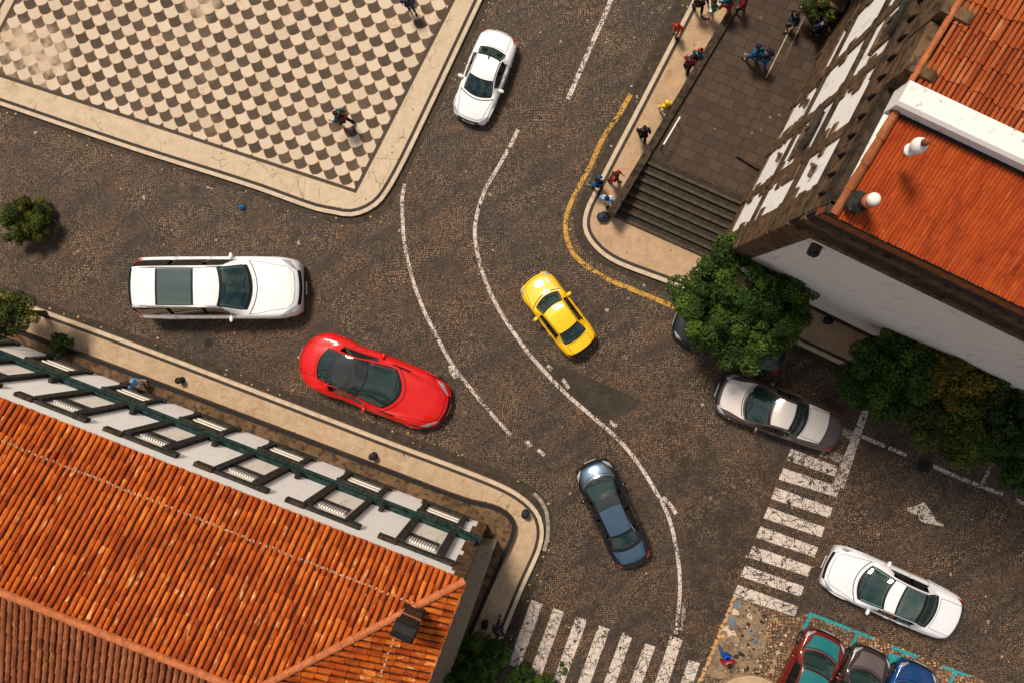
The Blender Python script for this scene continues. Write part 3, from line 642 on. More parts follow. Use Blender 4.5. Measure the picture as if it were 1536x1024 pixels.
def make_car(name, label, cat, px, py, dx, dy, Lp, Wp, prof, paint, roofmat=None, top=None, glassroof=None, roofdark=None, seatmat='interior', rails=False, hood=None, trunkglass=None, chrome=False, group=None, tailbar=None, sidewin=True, tw=None, seams=True, fin=False, hf=None, extra=None, mirrors=(1, 1), rearglass='glass', sidetint='glass_dark'):
    L, W = Lp/41.0, Wp/41.0; H_ = hf if hf else min(max(L/4.7, .80), 1.15); HW = W/2
    a = math.atan2(-dy, dx)                     # image direction front->rear, y up in the world
    c = P(px, py, .75); c.z = 0
    yaw = a+math.pi                             # local +x = forward
    root = thing(name, label, cat, (c.x, c.y, .0), yaw, group)
    if tw and prof is not WAGON:
        ko = [0, prof[4][0], prof[5][0], prof[7][0], prof[8][0], 1]; kn = [0, tw[0]-.005, tw[1]+.005, tw[2]-.02, tw[3], 1]
        def rmp(t):
            for i in range(5):
                if t <= ko[i+1]: return kn[i]+(t-ko[i])/(ko[i+1]-ko[i])*(kn[i+1]-kn[i])
            return 1
        pr_ = [(rmp(r[0]),)+tuple(r[1:]) for r in prof]
    else: pr_ = prof
    cols = list(zip(*pr_)); ts = cols[0]
    def S(t, v, side=1, off=0.0):
        """surface point; local x forward; v 0 centre .. 7 sill"""
        g = [pchip(ts, cols[k], t) for k in range(1, 8)]
        zc, zr, yr, zb, yb, w, bow = g
        pts = [(0, zc), (.52*yr, zc-.22*(zc-zr)), (yr*.93, zr+.012*(zc > 1.1)), ((yr*.62+yb*.38)*1.012, zr*.55+zb*.45+.01), (yb, zb), (w, zb-.16 if zb > .62 else zb*.8), (w*.995, .40), (w*.93, .20)]
        i = min(int(v), 6); f = v-i
        def cm(k):
            p0 = pts[max(i-1, 0)][k]; p1 = pts[i][k]; p2 = pts[i+1][k]; p3 = pts[min(i+2, 7)][k]
            if i == 0 and k == 0: p0 = -pts[1][0]
            if i == 0 and k == 1: p0 = pts[1][1]
            tn = .42
            m1 = (p2-p0)*tn; m2 = (p3-p1)*tn
            return p1*(2*f**3-3*f*f+1)+m1*(f**3-2*f*f+f)+p2*(-2*f**3+3*f*f)+m2*(f**3-f*f)
        y, z = cm(0), cm(1)
        x = L/2-t*L-bow*(y*y)*L/4.6*1.15
        if t < .5: x = min(x, L/2)
        return Vector((x, side*y*HW, z*H_))
    def N(t, v, side=1):
        e = .004; d1 = S(min(t+e, 1), v, side)-S(max(t-e, 0), v, side); d2 = S(t, min(v+.03, 7), side)-S(t, max(v-.03, 0), side)
        n = d1.cross(d2); n.normalize()
        p = S(t, v, side); ref = Vector((p.x*.15, p.y, p.z-.35*H_))
        if n.dot(ref) < 0: n.negate()
        return n
    def patch(mbx, t0, t1, v0, v1, side=1, off=.006, nt=12, nv=6, f0=None, f1=None, both=False, mi=0):
        """surface patch; f0/f1: functions v->t0,t1 to skew ends"""
        for sd in ((1, -1) if both else (side,)):
            vs = []; fs = []
            for i in range(nv+1):
                v = v0+(v1-v0)*i/nv
                ta = f0(i/nv) if f0 else t0; tb = f1(i/nv) if f1 else t1
                for j in range(nt+1):
                    t = ta+(tb-ta)*j/nt; p = S(t, v, sd)+N(t, v, sd)*off; vs.append(p)
            for i in range(nv):
                for j in range(nt):
                    q = (i*(nt+1)+j, i*(nt+1)+j+1, (i+1)*(nt+1)+j+1, (i+1)*(nt+1)+j)
                    fs.append(q if sd < 0 else q[::-1])
            mbx.add(vs, fs, None, mi)
    def rib(mbx, path, w=.014, off=.006, sides=(1, -1)):
        for sd in sides:
            ps = []; ns_ = []
            for k in range(len(path)-1):
                for j in range(7):
                    f = j/7; t = path[k][0]*(1-f)+path[k+1][0]*f; v = path[k][1]*(1-f)+path[k+1][1]*f
                    ps.append(S(t, v, sd)); ns_.append(N(t, v, sd))
            ps.append(S(*path[-1], sd)); ns_.append(N(*path[-1], sd))
            vs = []
            for k, p in enumerate(ps):
                d = (ps[min(k+1, len(ps)-1)]-ps[max(k-1, 0)]).normalized(); s = d.cross(ns_[k]).normalized()
                vs += [p+ns_[k]*off+s*w/2, p+ns_[k]*off-s*w/2]
            mbx.add(vs, [(2*k, 2*k+1, 2*k+3, 2*k+2) for k in range(len(ps)-1)])
    W0, W1, R0, R1 = tw or (.265, .405, .70, .835)       # windscreen and rear window ranges
    wr = .355*1.0*H_*(.92 if W < 1.6 else 1); axl = (.175, .80); wr = min(wr, .36)
    # ---- body shell (with real openings for glass and wheels)
    nt, nv = 84, 30; b = MB(); idx = {}
    for sd in (1, -1):
        for i in range(nt+1):
            t = i/nt; t = t*t*(3-2*t)*.35+t*.65
            for j in range(nv+1):
                if sd < 0 and j == 0: idx[(sd, i, j)] = idx[(1, i, 0)]; continue
                idx[(sd, i, j)] = len(b.v); b.v.append(S(t, 7*j/nv, sd))
    tt = [(i/nt)*(i/nt)*(3-2*i/nt)*.35+i/nt*.65 for i in range(nt+1)]
    for sd in (1, -1):
        for i in range(nt):
            for j in range(nv):
                t = (tt[i]+tt[i+1])/2; v = 7*(j+.5)/nv; p = S(t, v, sd)
                if (W0+.012 < t < W1-.012 or R0+.012 < t < R1-.012) and v < 1.75 and v > 0: continue
                if sidewin and W1-.03 < t < R0+.02 and 2.25 < v < 3.8: continue
                if glassroof and glassroof[0]+.012 < t < glassroof[1]-.012 and v < glassroof[2]-.15: continue
                if any(abs(p.x-(L/2-x*L))**2+(p.z-wr*.95)**2 < (wr*1.13)**2 for x in axl) and v > 4.6: continue
                q = (idx[(sd, i, j)], idx[(sd, i+1, j)], idx[(sd, i+1, j+1)], idx[(sd, i, j+1)])
                b.f.append(list(q if sd > 0 else q[::-1])); b.uv.append((.5, .5)); b.mi.append(0)
    for i, fl in ((0, 1), (nt, 0)):
        ring = [idx[(1, i, j)] for j in range(nv, 0, -1)]+[idx[(-1, i, j)] for j in range(0, nv+1)]
        b.f.append(ring[::-1] if fl else ring); b.uv.append((.5, .5)); b.mi.append(0)
    body = b.build('body', paint, root, smooth=True, auto=50)
    # ---- underbody, wheels
    m = MB(); m.bbox((0, 0, .30*H_), (L*.86, W*.74, .22*H_), b=.04); m.build('underbody', M['under'], root)
    for x in axl:
        for sd in (1, -1):
            wx = L/2-x*L; tq = x
            for _ in range(6): tq += (S(min(max(tq, 0), 1), 5.3).x-wx)/L
            wy = sd*(abs(S(tq, 5.6).y)-.125)
            rot = Matrix.Rotation(R(90), 3, 'X')
            wh = MB(); prof_ = [(wr*.60, -.10), (wr*.93, -.10), (wr, -.07), (wr, .07), (wr*.93, .10), (wr*.60, .10)]
            wh.lathe(prof_, (0, 0, 0), 24, rot); w_ = wh.build('wheel', M['tyre'], root, loc=(wx, wy, wr))
            rm = MB(); rm.lathe([(wr*.62, -.09), (wr*.64, .0), (wr*.62, .09)], (0, 0, 0), 20, rot)
            for k in range(5):
                an = k*2*math.pi/5; rr = Matrix.Rotation(an, 3, 'Y')
                rm.box(rr @ Vector((wr*.32, 0, 0))+Vector((0, sd*.095, 0)), (wr*.58, .03, wr*.16), rr)
            rm.build('rim', M['rim'], w_)
    for x in axl:
        for sd in (1, -1):
            ar = MB(); pts = []
            for k in range(15):
                an = math.pi*(k/14); xx = L/2-x*L+math.cos(an)*wr*1.15; zz = wr*.95+math.sin(an)*wr*1.15
                tq = (L/2-xx)/L
                for _ in range(6): tq += (S(min(max(tq, 0), 1), 5.3).x-xx)/L
                pts.append(Vector((xx, sd*(abs(S(min(max(tq, 0), 1), 5.3).y)-.006), zz)))
            ar.tube(pts, .018*H_, 6); ar.build('wheel_arch', paint, root, smooth=True)
    # ---- glazing
    m = MB(); patch(m, W0-.008, W1+.004, 0, 1.98, both=True, off=.003); m2 = MB(); patch(m2, W0+.012, W1-.010, 0, 1.88, both=True, off=.007)
    for (a0, a1) in ((W0, W1), (R0, R1)):
        fr = MB()
        patch(fr, a0-.006, a0+.018, 0, 1.95, both=True, off=.004, nt=3); patch(fr, a1-.014, a1+.004, 0, 1.95, both=True, off=.004, nt=3)
        patch(fr, a0+.018, a1-.014, 1.84, 2.0, both=True, off=.004, nv=2)
        fr.build('window_seal', M['trim'], root, smooth=True)
    m2.build('windscreen', M['glass'], root, smooth=True)
    m3 = MB(); patch(m3, R0+.010, R1-.010, 0, 1.88, both=True, off=.007); m3.build('rear_window', M[rearglass], root, smooth=True)
    ends = (.5*(W1-W0)+W0, R0+.55*(R1-R0)); mid = [(W1+R0)/2]
    if prof is WAGON: ends = (.30, .955); mid = [.525, .735]
    if prof is COUPE: mid = []
    edges = [ends[0]]+mid+[ends[1]]
    for k in range(len(edges)-1):
        for sd in (1, -1):
            a0, a1 = edges[k]+.012, edges[k+1]-.012; w_ = MB()
            f0 = (lambda f, a=a0: a+(.085*(1-f) if a < .36 else 0)); f1 = (lambda f, a=a1: a-(.10*(1-f)*(prof is not WAGON) if a > .72 else 0))
            patch(w_, 0, 0, 2.32, 3.78, sd, .006, 14, 5, f0, f1); w_.build('side_window', M[sidetint], root, smooth=True)
    if glassroof:
        a0, a1, vv = glassroof; m = MB(); patch(m, a0, a0+.016, 0, vv, both=True, nt=2); patch(m, a1-.016, a1, 0, vv, both=True, nt=2); patch(m, a0+.016, a1-.016, vv-.16, vv, both=True, nv=2)
        m.build('sunroof_seal', M['trim'], root, smooth=True)
        m = MB(); patch(m, a0+.013, a1-.013, 0, vv-.12, both=True, off=.008); m.build('sunroof', M['glass_roof'], root, smooth=True)
    if roofdark:
        a0, a1, vv = roofdark; m = MB(); patch(m, a0, a1, 0, vv, both=True, off=.008); m.build('roof_panel', roofmat or M['glass_dark'], root, smooth=True)
    for hp_ in (hood or []):
        m = MB(); patch(m, hp_[0], hp_[1], 0, hp_[2], both=True, off=.005, nt=10); m.build(hp_[4], hp_[3], root, smooth=True)
    # ---- seams, trims
    if seams:
        def gap(nm, path, w=.014, off=.006, mat=M['trim']):
            for sd in (1, -1): m = MB(); rib(m, path, w, off, (sd,)); m.build(nm, mat, root)
        gap('bonnet_gap', [(.035, 0), (.035, 1.6), (.06, 2.7), (W0-.02, 3.3)]); gap('boot_gap', [(R1+.015, 0), (R1+.02, 1.7), (.965, 2.4), (.975, 0)] if prof is not WAGON else [(.955, 0), (.955, 1.9), (.975, 2.4)])
        gap('cowl_gap', [(W0-.03, 0), (W0-.03, 1.9), (W0-.03, 3.2)], .03)
        for q in [W0+.05]+mid: gap('door_gap', [(q, 3.95), (q, 5.2), (q+.008, 6.6)])
        gap('door_gap', [(.72, 3.95), (.725, 5.0), (.70, 5.8)])
    if chrome:
        for path, w_, o_ in (([(W0+.03, 4.02), (.5, 4.0), (R1-.01, 4.02)], .03, .012), ([(.004, 0), (.004, 4.5)], .035, .012), ([(.993, 0), (.993, 4.5)], .05, .014), ([(W1-.03, 2.1), (.52, 2.12), (R0+.05, 2.1)], .022, .012)):
            gap('chrome_trim', path, w_, o_, M['chrome'])
    if seams: gap('roof_gutter', [(W1+.0, 1.98), (.52, 2.0), (R0, 1.98)], .022, .008)
    m = MB(); patch(m, .004, .016, 0, 2.3, both=True, off=.010, nt=3); m.build('grille', M['trim'], root, smooth=True)
    for sd in (1, -1):
        m = MB(); patch(m, 0, 0, 2.35, 4.25, sd, .009, 8, 6, (lambda f: .016+.02*f), (lambda f: .030+.060*f)); m.build('headlight', M['headlamp'], root, smooth=True)
        m = MB(); patch(m, 0, 0, 2.2, 4.4, sd, .009, 8, 6, (lambda f: .984-.05*f), (lambda f: .992)); m.build('tail_light', M['redlamp'], root, smooth=True)
        if mirrors[0 if sd > 0 else 1]:
            mp_ = S(W0+.075, 4, sd); m = MB(); m.ellip(mp_+Vector((0, sd*.12, .04)), (.07, .12, .065)); m.tube([mp_, mp_+Vector((0, sd*.08, .03))], .025, 6)
            m.build('wing_mirror', paint, root, smooth=True)
        for q in ([W1+.08, .64] if mid else [.56]):
            hp = S(q, 4.45, sd); m = MB(); m.bbox(hp+Vector((0, sd*.012, 0)), (.17, .03, .035), b=.01); m.build('door_handle', M['chrome'] if chrome else paint, root)
    for e, z, sg in ((L/2-.005, .36, 1), (-L/2+.0, .62*H_, -1)):
        m = MB(); m.bbox((e+sg*.004, 0, z), (.012, min(.50, W*.3), .11), b=.004); m.build('number_plate', M['plate'], root)
    if tailbar:
        m = MB(); patch(m, .962, .994, 0, 4.2, both=True, off=.012, nt=4); m.build('rear_bumper', tailbar, root, smooth=True)
    for s0, s1 in ((.15, -1.3), (1.35, -.2)):
        pa = [S(W0+.012, abs(s0), 1 if s0 > 0 else -1), S(W0+.03, abs((s0+s1)/2), 1 if s0+s1 > 0 else -1), S(W0+.035, abs(s1), 1 if s1 > 0 else -1)]
        wp = MB(); wp.tube([p+Vector((0, 0, .03)) for p in pa], .010, 5); wp.build('wiper', M['trim'], root)
    if fin: m = MB(); q = S(R0-.02, 0); m.ellip(q+Vector((0, 0, .02)), (.09, .02, .05)); m.build('roof_antenna', M['trim'], root, smooth=True)
    if rails:
        for sd in (1, -1):
            m = MB(); m.tube([S(t, 2.05, sd)+Vector((0, 0, .05*(0 < k < 6))) for k, t in enumerate((.40, .42, .52, .62, .72, .84, .86))], .018, 6); m.build('roof_rail', M['rim'], root, smooth=True)
    # ---- interior
    it = MB(); zf = .34*H_; it.bbox((L/2-.52*L, 0, zf+.03), (L*.50, W*.72, .06), b=.02)
    it.bbox((L/2-(W0+.07)*L, 0, .76*H_), (.42, W*.66, .14), b=.05)
    for sd in (1, -1): it.bbox((L/2-.53*L, sd*HW*.80, .62*H_), (L*.46, .05, .50*H_), b=.02)
    cab = it.build('cabin', M['interior'], root)
    st = M[seatmat]
    for x, w_ in ((W1+.06, .27), (min(W1+.245, R0-.01), .27)) if prof is not COUPE else ((W1+.07, .27),):
        for sd in (1, -1):
            m = MB(); X = L/2-x*L; m.bbox((X+.10, sd*W*.19, .56*H_), (.50, W*w_, .16), b=.06); m.bbox((X-.18, sd*W*.19, .80*H_), (.15, W*w_, .56*H_), Matrix.Rotation(R(-14), 3, 'Y'), b=.06)
            m.bbox((X-.27, sd*W*.19, 1.12*H_), (.09, W*.13, .16), b=.04); m.build('car_seat', st, cab, smooth=False)
    m = MB(); X = L/2-(W0+.135)*L; ring = [Vector((X, W*.19, .84*H_))+Matrix.Rotation(R(-62), 3, 'Y') @ Vector((math.cos(k*.524)*.17, math.sin(k*.524)*.17, 0)) for k in range(13)]
    m.tube(ring, .016, 6, cap=False); m.tube([ring[0], ring[6]], .014, 5); m.build('steering_wheel', M['trim'], cab, smooth=True)
    if extra: extra(root, S, N, patch, rib, L, W)
    return root
PM = {'white': paint_mat('white_car_paint', (.78, .80, .83)), 'pearl': paint_mat('pearl_white_car_paint', (.72, .73, .79)), 'red': paint_mat('glossy_red_car_paint', (.58, .004, .003)), 'yellow': paint_mat('taxi_yellow_paint', (.84, .50, .008)),
      'blue': paint_mat('sky_reflection_blue_paint', (.045, .09, .155), .25, .25), 'blueblack': paint_mat('midnight_car_paint', (.007, .010, .016), .2, .3), 'silver': paint_mat('warm_silver_car_paint', (.64, .60, .57), .15, .30), 'bronze': paint_mat('bronze_grey_car_paint', (.085, .066, .062), .3, .3),
      'maroon': paint_mat('dark_red_car_paint', (.15, .014, .008), .2, .3), 'brown': paint_mat('dark_brown_car_paint', (.040, .026, .024), .3, .3), 'azure': paint_mat('azure_blue_car_paint', (.008, .055, .19), .4, .25), 'teal': paint_mat('teal_panel_paint', (.01, .16, .17), .2, .3), 'slate': paint_mat('dark_slate_car_paint', (.022, .028, .036), .3, .3), 'mauve': paint_mat('mauve_grey_panel_paint', (.11, .085, .09), .2, .35)}
# ================================================================ BUILDINGS
def tiled(name, O, es, et, poly, pitch, tl, mats, parent, org, amp=1.0, seed=1, curve=None, kind=None):
    nrm = es.cross(et).normalized()
    if nrm.z < 0: nrm.negate()
    rn = random.Random(seed); mb = MB()
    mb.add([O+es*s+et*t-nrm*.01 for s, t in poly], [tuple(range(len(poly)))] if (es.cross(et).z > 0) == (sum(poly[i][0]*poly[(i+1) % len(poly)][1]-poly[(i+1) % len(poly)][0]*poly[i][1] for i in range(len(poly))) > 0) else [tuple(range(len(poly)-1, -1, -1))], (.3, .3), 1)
    smin = min(p[0] for p in poly); smax = max(p[0] for p in poly); n = int((smax-smin)/pitch)
    flip = es.cross(et).z < 0
    for i in range(n+1):
        s = smin+(i+.5)*pitch; ts = []
        for k in range(len(poly)):
            a, b = poly[k], poly[(k+1) % len(poly)]
            if (a[0]-s)*(b[0]-s) <= 0 and abs(a[0]-b[0]) > 1e-6: ts.append(a[1]+(b[1]-a[1])*(s-a[0])/(b[0]-a[0]))
        if len(ts) < 2: continue
        t0, t1 = min(ts)-.03, max(ts); t = t0-rn.random()*.02; cw = rn.uniform(-.06, .06)
        while t < t1-.04:
            L = tl*rn.uniform(.88, 1.12); e = min(t+L+.03, t1); r1, r2 = rn.random(), rn.random()
            js = rn.uniform(-.05, .05)*pitch; lift = rn.uniform(-.008, .006)*amp; sk = rn.uniform(-.03, .03)*pitch
            vs = []
            for tt_, k, zz in ((t, .44, .026*amp+lift), (e, .36, .0)):
                for j in range(6):
                    an = math.pi*j/5; vs.append(O+es*(s-math.cos(an)*k*pitch*(1+.0)+js+(sk if k < .4 else 0)+cw*pitch)+et*tt_+nrm*(math.sin(an)*pitch*.40*amp+zz))
            f = [(j, j+1, 7+j, 6+j) for j in range(5)]+[(5, 4, 3, 2, 1, 0)]
            if flip: f = [q[::-1] for q in f]
            mb.add(vs, f, (r1, r2), 0); t += L
    return mb.build(name, mats, parent, org=org, kind=None)
def ridge(name, a, b, r, mat, parent, org, step=.38):
    mb = MB(); n = max(int((b-a).length/step), 1); d = (b-a)/n; rr = random.Random(5)
    for i in range(n):
        p = a+d*i; q = a+d*(i+1.08); mb.tube([p, q], [r*rr.uniform(.98, 1.1), r*.86], 10)
    return mb.build(name, mat, parent, org=org)
# ---------------------------------------------------------------- tiled building, lower left
ZE = 7.5; E0, E1 = P(0, 597, ZE), P(697, 870, ZE)
dF = (E1-E0).normalized(); inn = Vector((dF.y, -dF.x, 0)).normalized()      # into the building
if inn.y > 0: inn.negate()
hd = 4.42; pit = math.atan2(1.95, hd); up = Vector((0, 0, math.sin(pit))); TL = hd/math.cos(pit)
org = Vector((E1.x, E1.y, 0)); wc = org-dF*.1+inn*.1
bld = thing('townhouse', 'white plastered townhouse with orange barrel tile hip roof and black stone window frames', 'house', (wc.x, wc.y, 0))
B0 = Vector((wc.x, wc.y, 0))
LB = 24.0
fw = Fr(wc, -dF, -inn); fs_ = Fr(wc, inn, dF)      # front wall (s to the left), side wall (s backwards)
mb = MB(); mb.slab([wc, wc-dF*LB, wc-dF*LB+inn*(2*hd-.2), wc+inn*(2*hd-.2)], 0, ZE-.04); mb.build('wall', M['white_wall'], bld, org=B0)
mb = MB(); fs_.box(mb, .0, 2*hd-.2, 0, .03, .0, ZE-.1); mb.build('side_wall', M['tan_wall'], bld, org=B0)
mb = MB(); rq = random.Random(8); z = 0
while z < ZE-.15:
    h = rq.uniform(.42, .6); w = rq.choice([.28, .40]); h = min(h, ZE-.12-z)
    fw.box(mb, -.075, w, .0, .05, z, z+h-.02); fs_.box(mb, -.01, rq.choice([.5, .75]), .032, .075, z, z+h-.02); z += h
mb.build('quoin', M['stone'], bld, org=B0)
mb = MB(); fs_.box(mb, .9, 2*hd-.3, .032, .06, 5.6, 5.9); fs_.box(mb, .8, 2*hd-.3, .032, .09, 6.9, 7.25); mb.build('string_course', M['stone_dark'], bld, org=B0)
for sw in (2.4, 5.2):
    w = MB(); fs_.box(w, sw, sw+1.2, .033, .10, 3.3, 5.2); wo_ = w.build('window', M['basalt'], bld, org=B0)
    w = MB(); fs_.box(w, sw+.15, sw+1.05, .101, .115, 3.45, 5.05); w.build('pane', M['glass_dark'], wo_, org=Vector((0, 0, 0)) if False else B0)
# roof
a_ = -dF
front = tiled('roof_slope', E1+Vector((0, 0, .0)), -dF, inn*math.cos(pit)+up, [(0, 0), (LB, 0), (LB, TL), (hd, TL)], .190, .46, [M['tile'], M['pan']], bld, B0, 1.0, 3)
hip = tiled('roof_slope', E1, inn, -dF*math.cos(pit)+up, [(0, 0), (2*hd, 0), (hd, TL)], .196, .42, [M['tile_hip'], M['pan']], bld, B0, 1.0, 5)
bk = E1+inn*2*hd
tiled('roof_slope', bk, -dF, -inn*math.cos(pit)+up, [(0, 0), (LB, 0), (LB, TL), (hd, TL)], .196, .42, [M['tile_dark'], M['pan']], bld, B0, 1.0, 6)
ap = E1-dF*hd+inn*hd+Vector((0, 0, 1.95)); lift = Vector((0, 0, .05))
ridge('ridge_tiles', ap+lift-dF*(LB-hd), ap+lift, .12, M['ridge'], bld, B0); ridge('hip_tiles', E1+lift, ap+lift, .12, M['ridge'], bld, B0); ridge('hip_tiles', bk+lift, ap+lift, .12, M['ridge'], bld, B0)
mb = MB(); rr = random.Random(2)
def mortar_line(mb, a, b, et_n):
    n = int((b-a).length/.10)
    for i in range(n):
        p = a.lerp(b, (i+.5)/n)+Vector((rr.uniform(-.02, .02), rr.uniform(-.02, .02), 0)); mb.ellip(p+et_n*(.075 if i % 2 else .055), (.06, .035, .022), Matrix.Rotation(rr.random()*3, 3, 'Z'), 6, 4)
et_f = inn*math.cos(pit)+up; nf = (-dF).cross(et_f).normalized(); nf = nf if nf.z > 0 else -nf
mortar_line(mb, E1+et_f*1.12-dF*1.15, E1+et_f*1.12-dF*20, nf); mb.build('mortar_row', M['mortar'], bld, org=B0)
mb = MB(); et_h = -dF*math.cos(pit)+up; nh = inn.cross(et_h).normalized(); nh = nh if nh.z > 0 else -nh
mortar_line(mb, E1+et_h*1.45+inn*1.9, E1+et_h*1.45+inn*7, nh); mb.build('mortar_row', M['mortar'], bld, org=B0)
# eaves moulding, gutter wire
mb = MB(); fw.box(mb, -.08, LB, .0, .06, ZE-.18, ZE-.06); mb.build('eaves_board', M['ridge'], bld, org=B0)
mb = MB(); mb.tube([E1+dF*.05+Vector((0, 0, -.0)), E1+dF*.05+inn*2*hd], .022, 6); mb.build('verge_flashing', M['mortar'], bld, org=B0)
# ledge / dark green gutter across the facade
mb = MB(); fw.box(mb, -.12, LB, .0, .24, 3.02, 3.16); fw.box(mb, -.10, LB, .0, .17, 3.16, 3.30); mb.tube([fw.w(-.14, .22, 3.20), fw.w(LB, .22, 3.20)], .055, 8)
mb.build('ledge', M['green'], bld, org=B0)
for k in range(8):
    m = MB(); m.bbox(fw.w(.35+3.08*k if k else .12, .10, 3.62), (.16, .2, .42), Matrix.Rotation(math.atan2(dF.y, dF.x), 3, 'Z'), .03); m.build('bracket', M['basalt'], bld, org=B0)
for k in range(7):
    s0 = 1.55+3.08*k; wm = MB()
    rt = random.Random(k+20); j = lambda a=.04: rt.uniform(-a, a)
    fw.box(wm, s0-.78, s0-.56+j(), .0, .15, 3.31, 6.22); fw.box(wm, s0+.56, s0+.80+j(), .0, .15, 3.31, 6.20)
    fw.box(wm, s0-.86, s0+.86, .001, .10, 6.20, 6.44); wo_ = wm.build('window', M['basalt'], bld, org=B0)
    l = MB(); fw.box(l, s0+.70, s0+1.32, .0, .13, 6.22+j(), 6.50); l.build('lintel_ear', M['stone_dark'], wo_, org=B0)
    l = MB(); fw.box(l, s0-1.14, s0-.72, .0, .125, 6.16, 6.46); l.build('lintel_ear', M['basalt'], wo_, org=B0)
    l = MB(); fw.box(l, s0-.56, s0+.56, .004, .02, 3.31, 6.17); l.build('panel', M['niche'], wo_, org=B0)
    for zz in (4.95, 5.12):
        l = MB(); fw.box(l, s0-.46, s0+.54, .02, .08, zz, zz+.05); l.build('rail', M['basalt'], wo_, org=B0)
    l = MB()
    for q in range(3): fw.box(l, s0-.44, s0+.50, .021, .07+.01*q, 5.25+q*.17, 5.38+q*.17)
    l.build('louvre', M['slat'], wo_, org=B0)
    l = MB()
    for q in range(11): fw.box(l, s0-.42+q*.088, s0-.405+q*.088, .03, .10, 5.22, 5.74)
    l.build('grille_bars', M['basalt'], wo_, org=B0)
    # ground floor window
    wm = MB(); fw.box(wm, s0-.84, s0-.66, .0, .12, .9, 2.1); fw.box(wm, s0+.66, s0+.84, .0, .12, .9, 2.1); fw.box(wm, s0-.95, s0+.95, .001, .14, .72, .90); fw.box(wm, s0-.88, s0+.88, .001, .12, 2.1, 2.26)
    wo_ = wm.build('window', M['basalt'], bld, org=B0)
    l = MB(); fw.box(l, s0-.66, s0+.66, .004, .02, .9, 2.1); l.build('panel', M['tan_wall'], wo_, org=B0)
    l = MB(); fw.box(l, s0-.6, s0+.6, .02, .06, 1.55, 1.66); fw.box(l, s0-.6, s0+.6, .02, .06, 1.25, 1.33); l.build('slat', M['slat'], wo_, org=B0)
# stone plinth round the foot of the walls, black coping on its outer edge
n_ = len(sl_in)
k0 = 8
ledge_out = sl_in
inner = []
for p in sl_in:
    # nearest wall line: project on the front wall or the side wall
    rel = p-wc; s_f = rel.dot(-dF); s_s = rel.dot(inn)
    if s_f > 0.0 and s_s < 0: q = wc-dF*s_f
    elif s_s > 0: q = wc+inn*s_s
    else: q = wc.copy()
    inner.append(Vector((q.x, q.y, 0)))
mb = MB(); zt = .42
mb.ribbon([Vector((p.x, p.y, zt)) for p in ledge_out], [Vector((p.x, p.y, zt)) for p in inner])
vs = [Vector((p.x, p.y, .0)) for p in ledge_out]+[Vector((p.x, p.y, zt)) for p in ledge_out]; n = len(ledge_out)
mb.add(vs, [(i, i+1, n+i+1, n+i) for i in range(n-1)]); mb.build('plinth', M['stone'], bld, org=B0)
co = [Vector((p.x, p.y, zt+.05)) for p in offs(ledge_out, .015)]; ci = [Vector((p.x, p.y, zt+.05)) for p in offs(ledge_out, -.13)]
mb = MB(); mb.ribbon(co, ci)
for a, b in ((co, 0), (ci, 0)):
    vs = [p.copy() for p in a]+[Vector((p.x, p.y, zt-.02)) for p in a]; mb.add(vs, [(i, i+1, n+i+1, n+i) for i in range(n-1)])
mb.build('coping', M['coping'], bld, org=B0)
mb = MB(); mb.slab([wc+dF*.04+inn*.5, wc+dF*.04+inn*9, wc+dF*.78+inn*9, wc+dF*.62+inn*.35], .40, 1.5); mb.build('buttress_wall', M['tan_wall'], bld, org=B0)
# chimney on the hip
ch = P(620, 921, 8.1); cr_ = Matrix.Rotation(R(-22), 3, 'Z')
cm_ = thing('chimney_stack', 'black sooty chimney stack with a domed cap standing on the orange roof hip', 'chimney', (0, 0, 0)); 
bpy.data.objects.remove(cm_)
mb = MB(); mb.bbox(ch+Vector((0, 0, .45)), (.56, .44, 1.5), cr_, .03); co_ = mb.build('chimney', M['stone_dark'], bld, org=B0)
mb = MB(); mb.bbox(ch+Vector((0, 0, 1.26)), (.66, .54, .12), cr_, .03)
vs = []
for xx in (-.30, .30):
    for k in range(7):
        an = math.pi*k/6; vs.append(ch+cr_ @ Vector((xx, math.cos(an)*.24, 1.32+math.sin(an)*.16)))
mb.add(vs, [(k, 7+k, 8+k, k+1) for k in range(6)]+[(6, 5, 4, 3, 2, 1, 0), (7, 8, 9, 10, 11, 12, 13)]); mb.build('chimney_cap', M['coping'], co_, org=B0)
mb = MB(); mb.bbox(ch+Vector((0, 0, .72)), (.60, .48, .10), cr_, .02); mb.build('chimney_band', M['tile_dark'], co_, org=B0)
# ---------------------------------------------------------------- church, upper right
R0 = P(1243, 318, 15.0); aA = R(63.5); dA = Vector((math.cos(aA), math.sin(aA), 0)); dB = Vector((math.sin(aA), -math.cos(aA), 0))
cc0 = Vector((R0.x, R0.y, 0)); wcr = cc0+dA*.22+dB*.05
chu = thing('church', 'brown stone and white plaster church with red tiled roofs and a white parapet', 'church', (cc0.x, cc0.y, 0)); C0 = cc0
ff = Fr(wcr, dA, -dB); fd = Fr(wcr, dB, -dA)
LA, LBc = 15.0, 20.0; zr = lambda s: 15.05+.36*s
mb = MB(); mb.slab([wcr, wcr+dB*LBc, wcr+dB*LBc+dA*LA, wcr+dA*LA], 0, 14.9); mb.build('wall', M['church_white'], chu, org=C0)
st_ = MB()
cols_ = [(-.02, .75), (2.05, 2.33), (3.85, 4.13), (5.7, 6.0), (7.6, 8.1), (9.6, 10.1), (11.6, 12.1), (13.6, 14.1)]
